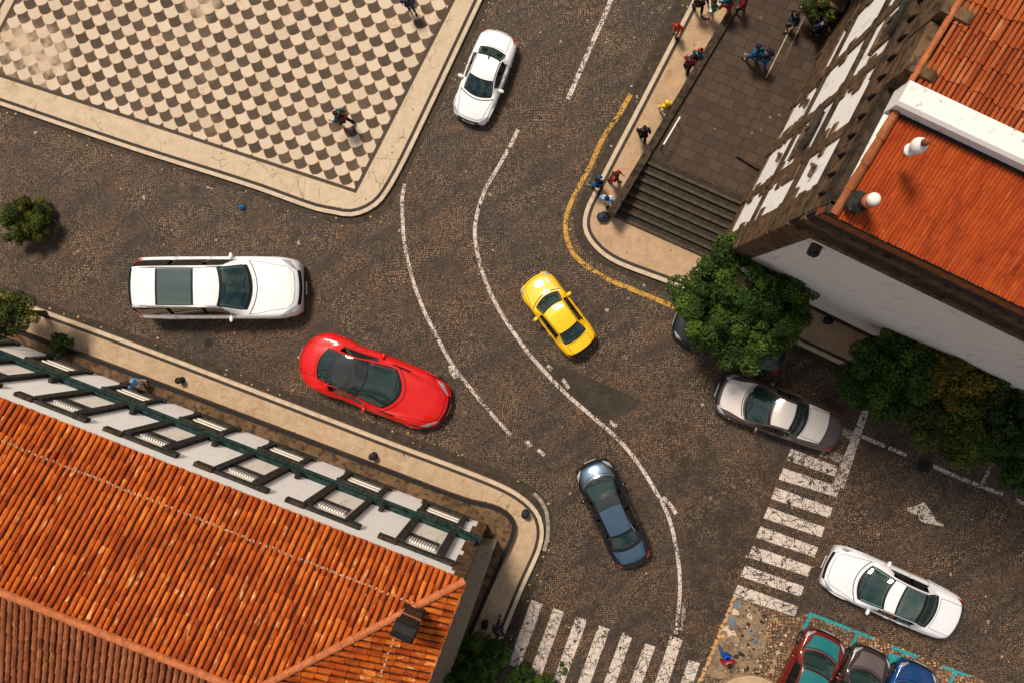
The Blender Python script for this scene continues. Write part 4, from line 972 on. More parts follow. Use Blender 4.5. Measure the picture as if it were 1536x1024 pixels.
for k, (a, b) in enumerate(cols_):
    pm = MB(); ff.box(pm, a, b, .0, .05, 0.1, 13.0); ff.box(pm, a-.05, b+.05, .0, .08, 1.2, 2.2); ff.box(pm, a-.05, b+.05, .0, .085, 5.0, 5.2); ff.box(pm, a-.05, b+.05, .0, .085, 9.2, 9.4)
    rp_ = random.Random(40+k); z = 1.9
    while z < 12.9:
        h = rp_.uniform(.25, .7); e1 = rp_.choice([.02, .10, .22, .42]); e2 = rp_.choice([.02, .08, .2, .36])
        if rp_.random() < .75: ff.box(pm, a-(e1 if k else 0), b+e2, .0, .044+.004*rp_.random(), z, min(z+h, 12.95))
        z += h+rp_.uniform(.0, .35)
    pm.build('pilaster', M['stone'], chu, org=C0)
for nm, z0, z1, o in (('plinth', .12, 1.9, .04), ('cornice', 5.55, 5.7, .10), ('frieze', 5.2, 5.55, .042), ('cornice', 9.65, 9.82, .11), ('frieze', 9.4, 9.65, .042), ('cornice', 13.0, 13.2, .14)):
    m = MB(); ff.box(m, -.04, LA, .002, o, z0, z1); m.build(nm, M['stone'] if nm != 'cornice' else M['stone_dark'], chu, org=C0)
m = MB(); ff.box(m, -.04, LA, .002, .08, 13.2, 14.35); m.build('attic_band', M['stone'], chu, org=C0)
for k in range(26):
    m = MB(); s_ = .35+k*.44; m.ellip(ff.w(s_, .075, 13.85), (.11, .05, .26), None, 10, 6); m.build('attic_niche', M['coping'], chu, org=C0)
m = MB(); ff.box(m, -.06, LA, .0, .12, 14.35, 15.0); m.build('parapet', M['stone_dark'], chu, org=C0)
for k in range(9):
    s_ = 2.4+k*1.0; h = max(zr(s_+.5)-15.0, .15); m = MB(); ff.box(m, s_, s_+.94, -.34, .22, 14.98, 14.98+h); m.build('parapet_block', M['stone'], chu, org=C0)
def cwin(s0, z0, w, h, hood=True):
    m = MB(); ff.box(m, s0-w/2-.13, s0-w/2, .002, .06, z0, z0+h); ff.box(m, s0+w/2, s0+w/2+.13, .002, .06, z0, z0+h); ff.box(m, s0-w/2-.18, s0+w/2+.18, .002, .09, z0-.14, z0); ff.box(m, s0-w/2-.18, s0+w/2+.18, .002, .09, z0+h, z0+h+.16)
    wo = m.build('window', M['stone'], chu, org=C0)
    m = MB(); ff.box(m, s0-w/2, s0+w/2, .003, .03, z0, z0+h); m.build('pane', M['glass_dark'], wo, org=C0)
    if hood:
        m = MB(); pts = [ff.w(s0-w/2-.25+(w+.5)*k/8, .18, z0+h+.22+.28*math.sin(math.pi*k/8)) for k in range(9)]; m.tube(pts, .085, 6); m.build('hood', M['basalt'], wo, org=C0)
for s0 in (4.98, 6.85, 8.85): cwin(s0, 11.0, .62, 1.25)
for s0 in (3.1, 8.85): cwin(s0, 6.9, .75, 1.5)
# relief scrolls on the lower bays
for s0, z0, r in ((1.38, 10.9, .22), (3.1, 4.3, .2), (4.98, 4.2, .2)):
    m = MB(); pts = [ff.w(s0+math.cos(k*.5)*r*(1-k*.05), .08, z0+math.sin(k*.5)*r*(1-k*.05)+k*.06) for k in range(12)]; m.tube(pts, .05, 6); m.build('relief_scroll', M['stone'], chu, org=C0)
# portal: pedestals and columns standing in front of the facade
for s0 in (9.2, 10.4):
    m = MB(); c = ff.w(s0, .62, 0); rz_ = Matrix.Rotation(aA, 3, 'Z'); m.bbox(c+Vector((0, 0, 2.0)), (.85, .85, 1.6), rz_, .08); m.bbox(c+Vector((0, 0, 2.9)), (.98, .98, .18), rz_, .04)
    m.lathe([(.34, 2.98), (.36, 3.05), (.30, 3.2), (.27, 6.0), (.36, 6.2), (.38, 6.35)], (c.x, c.y, 0), 18); m.build('portal_column', M['stone'], chu, org=C0, auto=35)
m = MB(); ff.box(m, 8.7, 10.9, .0, 1.1, 6.36, 6.75); m.build('entablature', M['stone_dark'], chu, org=C0)
m = MB(); ff.box(m, 5.6, LA, .002, .046, 1.9, 4.4); m.build('dado', M['stone'], chu, org=C0)
# side wall
m = MB(); fd.box(m, .62, LBc, .0, .03, .1, 11.4); m.build('side_plaster', M['grey_wall'], chu, org=C0)
m = MB(); fd.box(m, -.05, .62, .0, .06, .1, 11.3); m.build('corner_pilaster', M['stone'], chu, org=C0)
m = MB(); fd.box(m, .62, LBc, .031, .08, .0, .75); m.build('plinth', M['stone_dark'], chu, org=C0)
for z0, z1, o, mt in ((11.4, 11.75, .10, 'stone'), (11.75, 12.9, .05, 'stone_dark'), (12.9, 13.3, .16, 'stone'), (13.3, 14.2, .10, 'stone_dark'), (14.2, 14.75, .22, 'tile_dark'), (14.75, 15.0, .24, 'stone_dark')):
    m = MB(); fd.box(m, -.1, LBc, .0, o, z0, z1); m.build('side_cornice', M[mt], chu, org=C0)
m = MB(); m.bbox(fd.w(.95, .12, 10.7), (.42, .26, .30), Matrix.Rotation(aA, 3, 'Z'), .05); m.build('waterspout', M['basalt'], chu, org=C0)
# roofs
sl_ = math.atan(.36); etc_ = dA*math.cos(sl_)+Vector((0, 0, math.sin(sl_))); K = 1/math.cos(sl_)
Or = Vector((cc0.x, cc0.y, 15.03))
bs0, bs1 = 1.97, 2.42
tiled('lower_roof', Or+dB*.14, dB, etc_, [(0, 0), (LBc, 0), (LBc, bs0*K), (0, bs0*K)], .075, .40, [M['tile_flat'], M['tile_red']], chu, C0, .32, 11)
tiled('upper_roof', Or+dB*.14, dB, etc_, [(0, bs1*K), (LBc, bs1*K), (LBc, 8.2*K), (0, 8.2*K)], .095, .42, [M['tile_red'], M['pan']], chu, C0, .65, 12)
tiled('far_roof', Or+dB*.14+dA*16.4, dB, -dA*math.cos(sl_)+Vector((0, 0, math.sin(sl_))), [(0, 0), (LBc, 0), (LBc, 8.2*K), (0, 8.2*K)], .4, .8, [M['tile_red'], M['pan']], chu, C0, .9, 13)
ridge('roof_verge', Or+dB*.1+Vector((0, 0, .05)), Or+dB*.1+etc_*(bs0*K)+Vector((0, 0, .05)), .09, M['tile_dark'], chu, C0, .5)
m = MB(); v0 = Or+dB*.04+etc_*(bs1*K); v1 = Or+dB*.04+etc_*(8.2*K); m.tube([v0+Vector((0, 0, .05)), v1+Vector((0, 0, .05))], .06, 8); m.build('roof_verge', M['ridge'], chu, org=C0)
fbz = Fr(Or, dB, -dA)
m = MB()
b0 = Or+dA*bs0; b1 = Or+dA*bs1; zb_ = 15.03+.36*bs0
vs = []
for q in (0.0, LBc):
    o_ = dB*q-dB*.03*(q == 0); vs += [Vector((b0.x, b0.y, zb_-.3))+o_, Vector((b0.x, b0.y, zb_+.34))+o_, Vector((b0.x, b0.y, zb_+.41))+o_+dA*.06, Vector((b1.x, b1.y, zb_+.46))+o_, Vector((b1.x, b1.y, zb_-.3))+o_]
m.add(vs, [(0, 1, 6, 5), (1, 2, 7, 6), (2, 3, 8, 7), (3, 4, 9, 8), (4, 3, 2, 1, 0), (5, 6, 7, 8, 9)]); m.build('white_parapet', M['band'], chu, org=C0)
m = MB(); m.tube([Or+dA*(bs0-.03)+Vector((0, 0, .36*bs0+.03)), Or+dA*(bs0-.03)+dB*LBc+Vector((0, 0, .36*bs0+.03))], .035, 6); m.build('flashing', M['trim'], chu, org=C0)
# finials on the roofs
fin_ = P(1364, 226, 16.2); fr_ = thing('urn_finial', 'white stone urn finial with an orange tip on the white roof parapet', 'finial', fin_)
m = MB(); m.lathe([(.07, -.2), (.09, .0), (.15, .08), (.08, .16), (.16, .40), (.19, .55), (.15, .70), (.07, .78)], (0, 0, 0), 18); m.build('urn', M['band'], fr_, smooth=True, auto=40)
m = MB(); m.lathe([(.05, .77), (.09, .86), (.08, .98), (.03, 1.06)], (0, 0, 0), 12); m.build('tip', M['tile_dark'], fr_, smooth=True)
fin2 = P(1289, 308, 15.22); fin_scale = .78; fr_.scale = (fin_scale,)*3
fr2 = thing('ball_finial', 'grey stone pedestal with a white ball at the low corner of the orange church roof', 'finial', fin2)
m = MB(); m.bbox((-.10, .04, .14), (.50, .40, .40), Matrix.Rotation(aA, 3, 'Z'), .1); m.bbox((0, 0, .42), (.26, .26, .3), Matrix.Rotation(aA, 3, 'Z'), .05); m.build('pedestal', M['basalt'], fr2)
m = MB(); m.lathe([(.10, .56), (.16, .62), (.16, .74), (.11, .80)], (0, 0, 0), 16); m.build('collar', M['ridge'], fr2, smooth=True, auto=40)
m = MB(); m.ellip((0, 0, .92), (.15, .15, .17)); m.build('ball', M['band'], fr2, smooth=True); fr2.scale = (.85,)*3
# ---------------------------------------------------------------- terrace and steps in front of the church
A = P(918, 324, KH); Bp = P(1057, 386, KH); uS = (Bp-A).normalized(); vS = Vector((math.cos(R(59.3)), math.sin(R(59.3)), 0)); wS = (Bp-A).length+.9
NS, TR = 8, .295; ZT = 1.2; RS = (ZT-KH)/NS
stp = thing('stone_staircase', 'dark stone steps rising from the tan pavement to the church terrace', 'staircase', (A.x, A.y, KH))
So = Vector((A.x, A.y, KH))
for k in range(NS):
    p0 = A+vS*TR*k; p1 = A+vS*TR*NS; m = MB(); m.slab([p0, p0+uS*wS, p1+uS*wS, p1], KH+.004 if k == 0 else KH+RS*k-.03, KH+RS*(k+1))
    o = m.build('step', M['step'], stp, org=So)
    m = MB(); m.sheet([p0, p0+uS*wS, p0+uS*wS+vS*.10, p0+vS*.10], KH+RS*(k+1)+.004); m.build('nosing', M['nosing'], o, org=So)
T0 = A+vS*TR*NS; T1 = T0+uS*wS
m = MB(); TW = P(1083, -8, KH); m.slab([T0, T1+uS*6, T1+uS*6+vS*25, T0+vS*25], .0, ZT); m.build('terrace', M['slabs'], kind='structure')
wl = thing('terrace_wall', 'low tan stone wall between the pavement and the church terrace', 'wall', (A.x, A.y, KH))
fw2 = Fr(A, vS, Vector((-vS.y, vS.x, 0)))
m = MB(); fw2.box(m, -.08, 28, -.06, .14, 0, ZT+.10); m.build('wall', stone('tan_wall_stone', (.12, .075, .042), (.22, .14, .08)), wl, org=So)
m = MB(); fw2.box(m, -.10, 28, -.10, .17, ZT+.10, ZT+.17); m.build('coping', M['stone_dark'], wl, org=So)
for s in (wl.children[0],): pass
hr = thing('handrail', 'white handrail on the terrace edge above the steps', 'handrail', fw2.w(3.0, -.3, ZT))
m = MB(); pa, pb = fw2.w(2.75, -.32, ZT), fw2.w(3.85, -.32, ZT); m.tube([pa+Vector((0, 0, .85)), pb+Vector((0, 0, .85))], .03, 8); m.build('rail', M['chrome'] if False else M['slat'], hr, org=hr.location)
for q in (pa, pb): m = MB(); m.tube([q, q+Vector((0, 0, .85))], .022, 6); m.build('post', M['black'], hr, org=hr.location)
m = MB(); m.slab(PL([(1104, 236), (1135, 255), (1200, 250), (1330, 0), (1219, -3), (1193, 56)], ZT), ZT-.05, ZT+.17); m.build('church_step', M['slabs'], kind='structure')
for a, b in (((1149, 117), (1209, -4)), ((1176, 92), (1207, 25))):
    m = MB(); p, q = P(*a, ZT+.006), P(*b, ZT+.006); m.ribbon(offs([p, q], .014), offs([p, q], -.014)); m.build('paving_seam', M['kerb'], kind='structure')
# ================================================================ THE CARS
make_car('parked_car', 'white saloon car parked beside the chequered plaza kerb, nose pointing down the street', 'car', 726, 113, .37, -.93, 142, 62, SEDAN, PM['white'], tw=(.27, .43, .685, .79), fin=True)
make_car('suv', 'large white estate suv with a big sunroof driving past the plaza', 'suv', 330, 432, -1, 0, 262, 95, WAGON, PM['white'], glassroof=(.575, .80, 1.85), rails=True, tw=(.275, .425, .955, .975), seatmat='seat_tan')
make_car('coupe', 'glossy red coupe with a black roof beside the lower left pavement', 'car', 561, 572, -.93, -.36, 243, 91, COUPE, PM['red'], tw=(.315, .54, .765, .855), roofdark=(.538, .772, 1.98), seatmat='seat_tan')
make_car('taxi', 'yellow taxi with a black rear bumper in the curved lane', 'taxi', 837, 471, .605, .796, 139, 58, SEDAN, PM['yellow'], tw=(.265, .39, .70, .835), tailbar=M['trim'])
make_car('sedan', 'dark blue saloon with red tail lights approaching the lower zebra crossing', 'car', 920, 771, .416, .909, 170, 62, SEDAN, PM['blueblack'], tw=(.15, .30, .665, .81), roofdark=(.31, .40, 1.9), chrome=True,
         hood=[(.03, .135, 2.0, PM['blue'], 'bonnet'), (.405, .655, 1.85, PM['blue'], 'roof'), (.83, .945, 2.6, PM['blue'], 'boot_lid')])  # blue top panels paint the sky's reflection onto the dark body
make_car('sedan', 'silver and bronze limousine stopped at the top of the right hand zebra crossing', 'car', 1170, 618, .942, .335, 190, 70, LIMO, PM['bronze'], tw=(.225, .40, .59, .69), chrome=True,
         hood=[(.035, .205, 2.6, PM['silver'], 'bonnet'), (.415, .575, 1.8, PM['silver'], 'roof'), (.70, .86, 2.5, PM['silver'], 'boot_lid')])
make_car('sedan', 'pearl white saloon with a long glass roof above the turquoise parking bays', 'car', 1339, 889, .92, .39, 206, 75, LIMO, PM['pearl'], tw=(.235, .405, .67, .785), glassroof=(.49, .668, 1.9), tailbar=M['glass_dark'])
make_car('parked_car', 'dark red car with a turquoise roof in the first turquoise bay', 'car', 1213, 1022, -.43, .90, 152, 70, SEDAN, PM['maroon'], tw=(.20, .36, .70, .83), hood=[(.05, .18, 2.3, PM['teal'], 'bonnet'), (.37, .68, 1.8, PM['teal'], 'roof')], group=None)
make_car('parked_car', 'dark brown car between the two other cars in the turquoise bays', 'car', 1283, 1046, -.43, .90, 152, 66, SEDAN, PM['brown'], tw=(.22, .38, .70, .83), hood=[(.05, .20, 2.2, PM['mauve'], 'bonnet')])
make_car('parked_car', 'bright blue car in the turquoise bay nearest the picture edge', 'car', 1352, 1069, -.43, .90, 152, 66, SEDAN, PM['azure'], tw=(.20, .36, .70, .83), roofdark=(.38, .66, 1.8), roofmat=PM['mauve'])
make_car('parked_car', 'dark slate car half hidden under the big tree by the yellow line', 'car', 1096, 508, .93, .34, 172, 62, SEDAN, PM['slate'], tw=(.27, .40, .70, .82))
# ================================================================ TREES AND BUSHES
def leafmat(name, a, b, c_):
    g = G(name); s = g.n('SeparateXYZ'); g.set(s.inputs[0], g.uv())
    f = g.ma('ADD', g.ma('MULTIPLY', s.outputs[0], .5), g.ma('MULTIPLY', s.outputs[1], .5))
    c = g.ramp(f, [(.15, a), (.5, b), (.86, c_)]); g.fin(c, .65, spec=.2)
    tl_ = g.n('BsdfTranslucent'); g.set(tl_.inputs[0], c); ms = g.n('MixShader'); ms.inputs[0].default_value = .22
    g.t.links.new(g.bs.outputs[0], ms.inputs[1]); g.t.links.new(tl_.outputs[0], ms.inputs[2]); g.t.links.new(ms.outputs[0], g.out.inputs[0]); return g.m
M['leaf'] = leafmat('dark_green_leaves', (.012, .030, .005), (.034, .074, .010), (.11, .16, .016))
M['leaf_olive'] = leafmat('olive_leaves', (.014, .026, .005), (.052, .075, .010), (.19, .17, .016))
M['leaf_gold'] = leafmat('turning_yellow_leaves', (.022, .034, .005), (.10, .095, .010), (.44, .26, .016))
M['bark'] = simple('rough_bark', (.06, .042, .03), .9, var=.4, bump=.6)
def tree(name, label, cat, px, py, zc, rx, ry, rz, mat, zg=0.0, lumps=70, lr=.36, leaf=.085, per=130, seed=1, group=None, trunk=True):
    rn = random.Random(seed); c = P(px, py, zc); root = thing(name, label, cat, (c.x, c.y, zg), 0, group); C = Vector((0, 0, zc-zg))
    mb = MB(); lm = []
    for i in range(int(lumps*1.2)):
        u = rn.uniform(-.55, 1); a = rn.uniform(0, 6.283) if i else 0; q = math.sqrt(max(0, 1-u*u)); k = rn.uniform(.62, 1.17) if rn.random() < .8 else rn.uniform(.3, .7)
        p = C+Vector((math.cos(a)*q*rx*k, math.sin(a)*q*ry*k, u*rz*k)); lm.append(p); tone = min(1, max(0, rn.gauss(.42, .25))); r = lr*rn.uniform(.6, 1.15)
        for j in range(int(per*2.1*(r/lr)**1.5)):
            d = Vector((rn.gauss(0, 1), rn.gauss(0, 1), rn.gauss(.25, 1))).normalized(); pp = p+d*r*rn.uniform(.72, 1.0)
            n = (d+Vector((rn.gauss(0, .5), rn.gauss(0, .5), rn.gauss(.3, .4)))).normalized(); t = n.orthogonal().normalized(); t = Matrix.Rotation(rn.random()*6.28, 3, n) @ t; b = n.cross(t)
            l = leaf*rn.uniform(.8, 1.45); w = l*.75
            mb.add([pp-t*l*.5, pp+b*w*.5-n*.12*l, pp+t*l*.5, pp-b*w*.5-n*.12*l], [(0, 1, 2, 3)], (rn.random(), tone))
    mb.build('crown', mat, root)
    if trunk:
        m = MB(); H0 = (C.z-rz*.2); m.tube([(0, 0, 0), (.03, .02, H0*.4), (-.03, .04, H0*.75), (0, 0, H0)], [.16*rx/1.6+.03, .13*rx/1.6+.02, .11*rx/1.6+.02, .08], 9)
        for k in range(0, min(len(lm), 26), 2):
            q = lm[k]; s = Vector((0, 0, H0*rn.uniform(.5, .95))); m.tube([s, s.lerp(q, .5)+Vector((0, 0, .1)), q], [.05*rx/1.6+.015, .03, .012], 5)
        m.build('trunk', M['bark'], root)
    return root
tree('tree', 'big dark green tree at the church corner over a dark car', 'tree', 1113, 451, 3.4, 1.88, 1.80, 1.5, M['leaf'], KH, 150, .40, .09, 150, 4)
gt = 'trees along the church side wall'
tree('tree', 'dark green tree left of the row, hanging over the stop line', 'tree', 1338, 560, 3.2, 1.35, 1.3, 1.2, M['leaf'], KH, 80, .38, .09, 140, 5, gt)
tree('tree', 'golden yellow turning tree in the row along the church wall', 'tree', 1432, 556, 3.9, 1.05, .95, 1.0, M['leaf_gold'], KH, 55, .36, .085, 130, 6, gt)
tree('tree', 'olive green tree at the right picture edge against the white wall', 'tree', 1510, 548, 3.7, 1.15, 1.1, 1.1, M['leaf_olive'], KH, 60, .38, .09, 130, 7, gt)
tree('tree', 'dark olive tree nearest the parking line, below the yellow tree', 'tree', 1432, 632, 3.0, 1.35, 1.1, 1.1, M['leaf_olive'], KH, 75, .38, .09, 140, 8, gt)
tree('tree', 'dark green tree right of the olive tree, at the edge of the picture', 'tree', 1512, 640, 3.3, 1.25, 1.3, 1.2, M['leaf'], KH, 70, .38, .09, 140, 9, gt)
tree('tree', 'small dark tree low at the right picture edge above the parking line', 'tree', 1536, 705, 2.4, .6, .7, .7, M['leaf'], 0.0, 24, .30, .085, 110, 10, gt)
tree('tree', 'small dark green tree standing between the white wall and the golden tree', 'tree', 1375, 530, 3.5, .8, .8, .8, M['leaf'], KH, 36, .34, .085, 120, 17, gt)
tree('bush', 'round green bush standing alone on the cobbled road', 'bush', 38, 331, .65, .80, .80, .62, M['leaf_olive'], 0.0, 70, .22, .065, 110, 11)
tree('bush', 'dark bush beside the foot of the zebra crossing and the pavement corner', 'bush', 722, 988, 1.2, .85, .8, .9, M['leaf'], KH, 45, .26, .075, 110, 12)
tree('bush', 'straggly dark bush at the bottom edge beside the first zebra stripe', 'bush', 798, 1020, .7, .7, .45, .5, M['leaf'], 0.0, 28, .2, .07, 90, 13)
tree('bush', 'dark bush behind the tiled house corner at the bottom edge', 'bush', 690, 1022, 1.2, .6, .6, .8, M['leaf'], .42, 30, .24, .075, 100, 14)
tree('tree', 'straggly olive tree at the left picture edge over the pavement', 'tree', 4, 470, 2.6, 1.0, .85, .8, M['leaf_olive'], KH, 44, .28, .08, 90, 15)
tree('bush', 'small green bush on the stone ledge near the left edge', 'bush', 94, 516, .9, .34, .34, .35, M['leaf'], .42, 18, .18, .06, 80, 16, trunk=False)
tree('weed', 'tuft of weeds growing on the third stripe of the lower zebra crossing', 'weed', 843, 1003, .08, .12, .26, .10, M['leaf'], 0.0, 8, .07, .05, 40, 18, trunk=False)
tree('bush', 'olive shrub against the church facade on the terrace', 'bush', 1236, 12, 2.2, .55, .5, .7, M['leaf_olive'], 1.2, 26, .24, .07, 90, 19)
# ================================================================ PEOPLE
cloth = {}
def cl(name, c, v=.3):
    if name not in cloth: cloth[name] = simple(name, c, .85, var=v, scale=14)
    return cloth[name]
skin_m = simple('skin', (.36, .20, .13), .55, var=.1); hair_m = simple('dark_hair', (.018, .012, .010), .6, var=.4)
def skinmesh(name, nodes, mat, parent, sub=1):
    me = bpy.data.meshes.new(name); me.from_pydata([n[0] for n in nodes], [(n[1], i) for i, n in enumerate(nodes) if n[1] is not None], [])
    me.materials.append(mat); o = bpy.data.objects.new(name, me); COL.objects.link(o); o.parent = parent
    try:
        sk = o.modifiers.new('Skin', 'SKIN'); sk.use_smooth_shade = True
        if not me.skin_vertices:
            bpy.context.view_layer.objects.active = o; o.select_set(True); bpy.ops.mesh.customdata_skin_add()
        for v, n in zip(me.skin_vertices[0].data, nodes):
            r = n[2]; v.radius = r if isinstance(r, tuple) else (r, r); v.use_root = False; v.use_loose = False
        me.skin_vertices[0].data[0].use_root = True
        ss = o.modifiers.new('Subdivision', 'SUBSURF'); ss.levels = sub; ss.render_levels = sub
    except Exception as ex: print('skin', ex)
    return o
def person(px, py, z0, head, label, top, bottom, hair=hair_m, stride=.25, arms=(.2, -.25), lean=.05, bag=None, scale=1.0, hat=None, group=None):
    scale *= .88; stride *= .75; arms = tuple(q*.55 for q in arms)
    c = P(px, py, z0+.9*scale); root = thing('person', label, 'person', (c.x, c.y, z0), R(head), group); root.scale = (scale,)*3
    st = stride; L = lean
    hip = [(-.09, 0, .88), (.09, 0, .88)]; leg = []
    for s, d in ((-1, 1), (1, -1)):
        k = (s*.10, d*st*.5+.05, .49); a = (s*.10, d*st-.03*(d < 0), .09+.05*(d < 0)); t = (s*.11, a[1]+.16, .04+.0*(d < 0)); leg.append((k, a, t))
    sh = [(-.19, L, 1.40), (.19, L, 1.40)]; arm = []
    for s, q in zip((-1, 1), arms):
        e = (s*.25, L+q*.45-.03, 1.14); w = (s*.24, L+q*1.0+.08, .96+abs(q)*.35); arm.append((e, w))
    nd = [((0, 0, .93), None, (.15, .11)), ((0, L*.4, 1.14), 0, (.13, .10)), ((0, L, 1.33), 1, (.16, .11)), ((0, L+.01, 1.46), 2, .065), ((0, L+.03, 1.53), 3, .055), ((0, L+.045, 1.61), 4, (.078, .092)), ((0, L+.04, 1.69), 5, (.068, .08)), ((0, L+.15, 1.60), 5, .014)]
    for i in (0, 1):
        k, a, t = leg[i]; b = len(nd); nd += [(hip[i], 0, .085), (k, b, .058), (a, b+1, .042), (t, b+2, .036)]
        e, w = arm[i]; b = len(nd); s = -1 if i == 0 else 1; d = (Vector(w)-Vector(e)).normalized(); pm_ = Vector(w)+d*.07
        nd += [(sh[i], 2, .058), (e, b, .040), (w, b+1, .027), (tuple(pm_), b+2, (.034, .018))]
        x_ = Vector((1, 0, 0)) if abs(d.y) > .3 else Vector((0, 1, 0)); x_ = (x_-d*x_.dot(d)).normalized(); n_2 = d.cross(x_)
        for f in range(4):
            r = pm_+d*.035+x_*(f-1.5)*.019; l = (.034, .040, .037, .028)[f]; b2 = len(nd)
            nd += [(tuple(r+d*l), b+3, .0085), (tuple(r+d*l*1.8+n_2*.014*s), b2, .0075)]
        b2 = len(nd); nd += [(tuple(pm_+x_*-.038-d*.005), b+3, .010), (tuple(pm_+x_*-.055+d*.03), b2, .0085)]
    skinmesh('body', nd, skin_m, root, 1)
    m = MB(); m.ellip((0, L+.015, 1.655), (.098, .112, .098), None, 14, 9); hb = m.build('hair', hair, root, smooth=True)
    m = MB(); m.ellip((-.03, L+.128, 1.625), (.010, .006, .007), None, 6, 4); e_ = m.build('eye', M['trim'], root)
    m = MB(); m.ellip((.03, L+.128, 1.625), (.010, .006, .007), None, 6, 4); m.build('eye', M['trim'], root)
    tn = [((0, 0, .90), None, (.17, .13)), ((0, L*.4, 1.14), 0, (.155, .125)), ((0, L, 1.34), 1, (.185, .135)), ((0, L, 1.44), 2, .085)]
    for i in (0, 1): b = len(tn); tn += [(sh[i], 2, .078), (arm[i][0], b, .060), (tuple(Vector(arm[i][0]).lerp(Vector(arm[i][1]), .85)), b+1, .044)]
    skinmesh('jacket', tn, top, root, 1)
    bn = [((0, 0, .92), None, (.165, .125))]
    for i in (0, 1): b = len(bn); bn += [(hip[i], 0, .10), (leg[i][0], b, .074), (tuple(Vector(leg[i][1])+Vector((0, 0, .02))), b+1, .060)]
    skinmesh('trousers', bn, bottom, root, 1)
    for i in (0, 1):
        m = MB(); a, t = Vector(leg[i][1]), Vector(leg[i][2]); m.ellip((a+t)/2-Vector((0, .0, .015)), (.05, .14, .045), None, 10, 6); m.build('shoe', M['trim'], root, smooth=True)
    if bag: m = MB(); m.bbox((0, L-.21, 1.24), (.30, .16, .42), None, .06); m.build('backpack', bag, root)
    if hat: m = MB(); m.lathe([(.17, 1.66), (.16, 1.68), (.10, 1.69), (.09, 1.76), (.03, 1.78)], (0, L+.02, 0), 16); m.build('hat', hat, root, smooth=True)
    return root
nav, blk, jean = cl('navy_cloth', (.015, .025, .06)), cl('black_cloth', (.010, .010, .012)), cl('denim', (.03, .05, .10))
red, teal, blu, lbl = cl('red_cloth', (.26, .010, .015)), cl('teal_cloth', (.008, .07, .10)), cl('bright_blue_cloth', (.01, .10, .26)), cl('light_blue_cloth', (.16, .40, .75))
yel, grn, wht, orn = cl('yellow_cloth', (.72, .48, .03)), cl('green_cloth', (.01, .13, .06)), cl('white_cloth', (.7, .7, .7)), cl('orange_cloth', (.55, .12, .02))
mar = cl('maroon_cloth', (.12, .012, .025), .6)
person(513, 178, KH+.012, 70, 'person in dark teal clothes with a maroon backpack crossing the chequered plaza', teal, blk, bag=mar, stride=.32, scale=1.08, arms=(.35, -.3))
person(612, 4, KH+.012, 200, 'person in navy at the top edge of the chequered plaza', nav, jean, stride=.2)
person(1047, 86, KH, 150, 'person with teal top and orange bag leaning by the terrace wall', teal, nav, bag=orn, stride=.12)
person(1033, 97, KH, 330, 'person in a dark maroon jacket beside the terrace wall', mar, blk, stride=.15)
person(1133, 80, 1.2, 60, 'person in bright blue with a teal bag, left one of the pair on the terrace', blu, jean, bag=teal, stride=.22)
person(1148, 88, 1.2, 20, 'person in a navy coat with blue trousers, right one of the pair on the terrace', nav, blu, stride=.22, bag=None)
person(999, 163, KH, 20, 'person in a yellow jacket by the wall above the steps', yel, wht, hair=cloth['yellow_cloth'], stride=.12)
person(965, 201, KH, 5, 'person all in black walking alone along the pavement', blk, blk, stride=.3)
person(921, 266, KH, 240, 'person in a red top with dark trousers on the pavement corner', red, blk, stride=.2)
person(896, 275, .0, 60, 'person in a navy and blue jacket stepping off the kerb', blu, nav, bag=nav, stride=.25)
person(910, 299, KH, 170, 'person in a light blue shirt above the black bag', lbl, wht, stride=.12)
person(1016, 43, KH, 160, 'person in a bright orange red coat on the kerb edge', cl('vermilion_cloth', (.40, .03, .008)), orn, stride=.1, scale=.8, hair=cloth['red_cloth'])
person(1050, 4, KH, 200, 'person in black at the top edge of the pavement', blk, blk, stride=.3)
person(1070, 12, KH, 100, 'person in a green jacket with a pale bag at the top of the terrace wall', grn, wht, bag=wht, stride=.1)
person(1092, 6, 1.2, 30, 'person in a teal coat with red trousers at the top of the terrace', teal, red, stride=.25)
person(1115, 6, 1.2, 80, 'person in a red top and dark trousers at the top edge of the terrace', red, blk, stride=.2, scale=.85)
person(1191, 30, 1.2, 120, 'person in a dark jacket with jeans near the thin paving seams', blk, jean, stride=.15)
person(1229, 40, 1.37, 210, 'person in a dark puffy coat beside the church facade', nav, blk, bag=blk, stride=.1)
person(1089, 985, 0.008, 190, 'person in a red top with bright blue trousers on the stony corner', red, blu, stride=.22, bag=cl('cobalt_cloth', (.01, .06, .45)))
person(748, 944, KH, 340, 'person in dark navy on the pavement by the lower zebra crossing', nav, nav, stride=.2)
person(205, 574, .42, 70, 'person in a white and blue shirt on the ledge under the townhouse windows', lbl, wht, stride=.1, scale=.85)
# ================================================================ SMALL THINGS
def bollard(px, py, label, z0=KH, r=.12, h=.42, mat='basalt'):
    c = P(px, py, z0+h*.6); t = thing('bollard', label, 'bollard', (c.x, c.y, z0), 0, 'short dark stone bollards on the pavements')
    m = MB(); m.lathe([(r*1.1, 0), (r*1.1, .05), (r*.85, .08), (r*.8, h*.75)], (0, 0, 0), 16); m.build('post', M[mat], t, smooth=True, auto=35)
    m = MB(); m.lathe([(r*.8, h*.75), (r*1.1, h*.80), (r*1.05, h*.92), (r*.5, h)], (0, 0, 0), 16); m.build('cap', M['coping'], t, smooth=True, auto=35)
bollard(269, 570, 'short dark bollard on the pavement, nearest the left picture edge'); bollard(559, 684, 'short dark bollard on the pavement below the red coupe', r=.13)
bollard(788, 771, 'short dark bollard inside the rounded pavement corner', r=.14); bollard(727, 937, 'short dark bollard beside the person in navy near the bush')
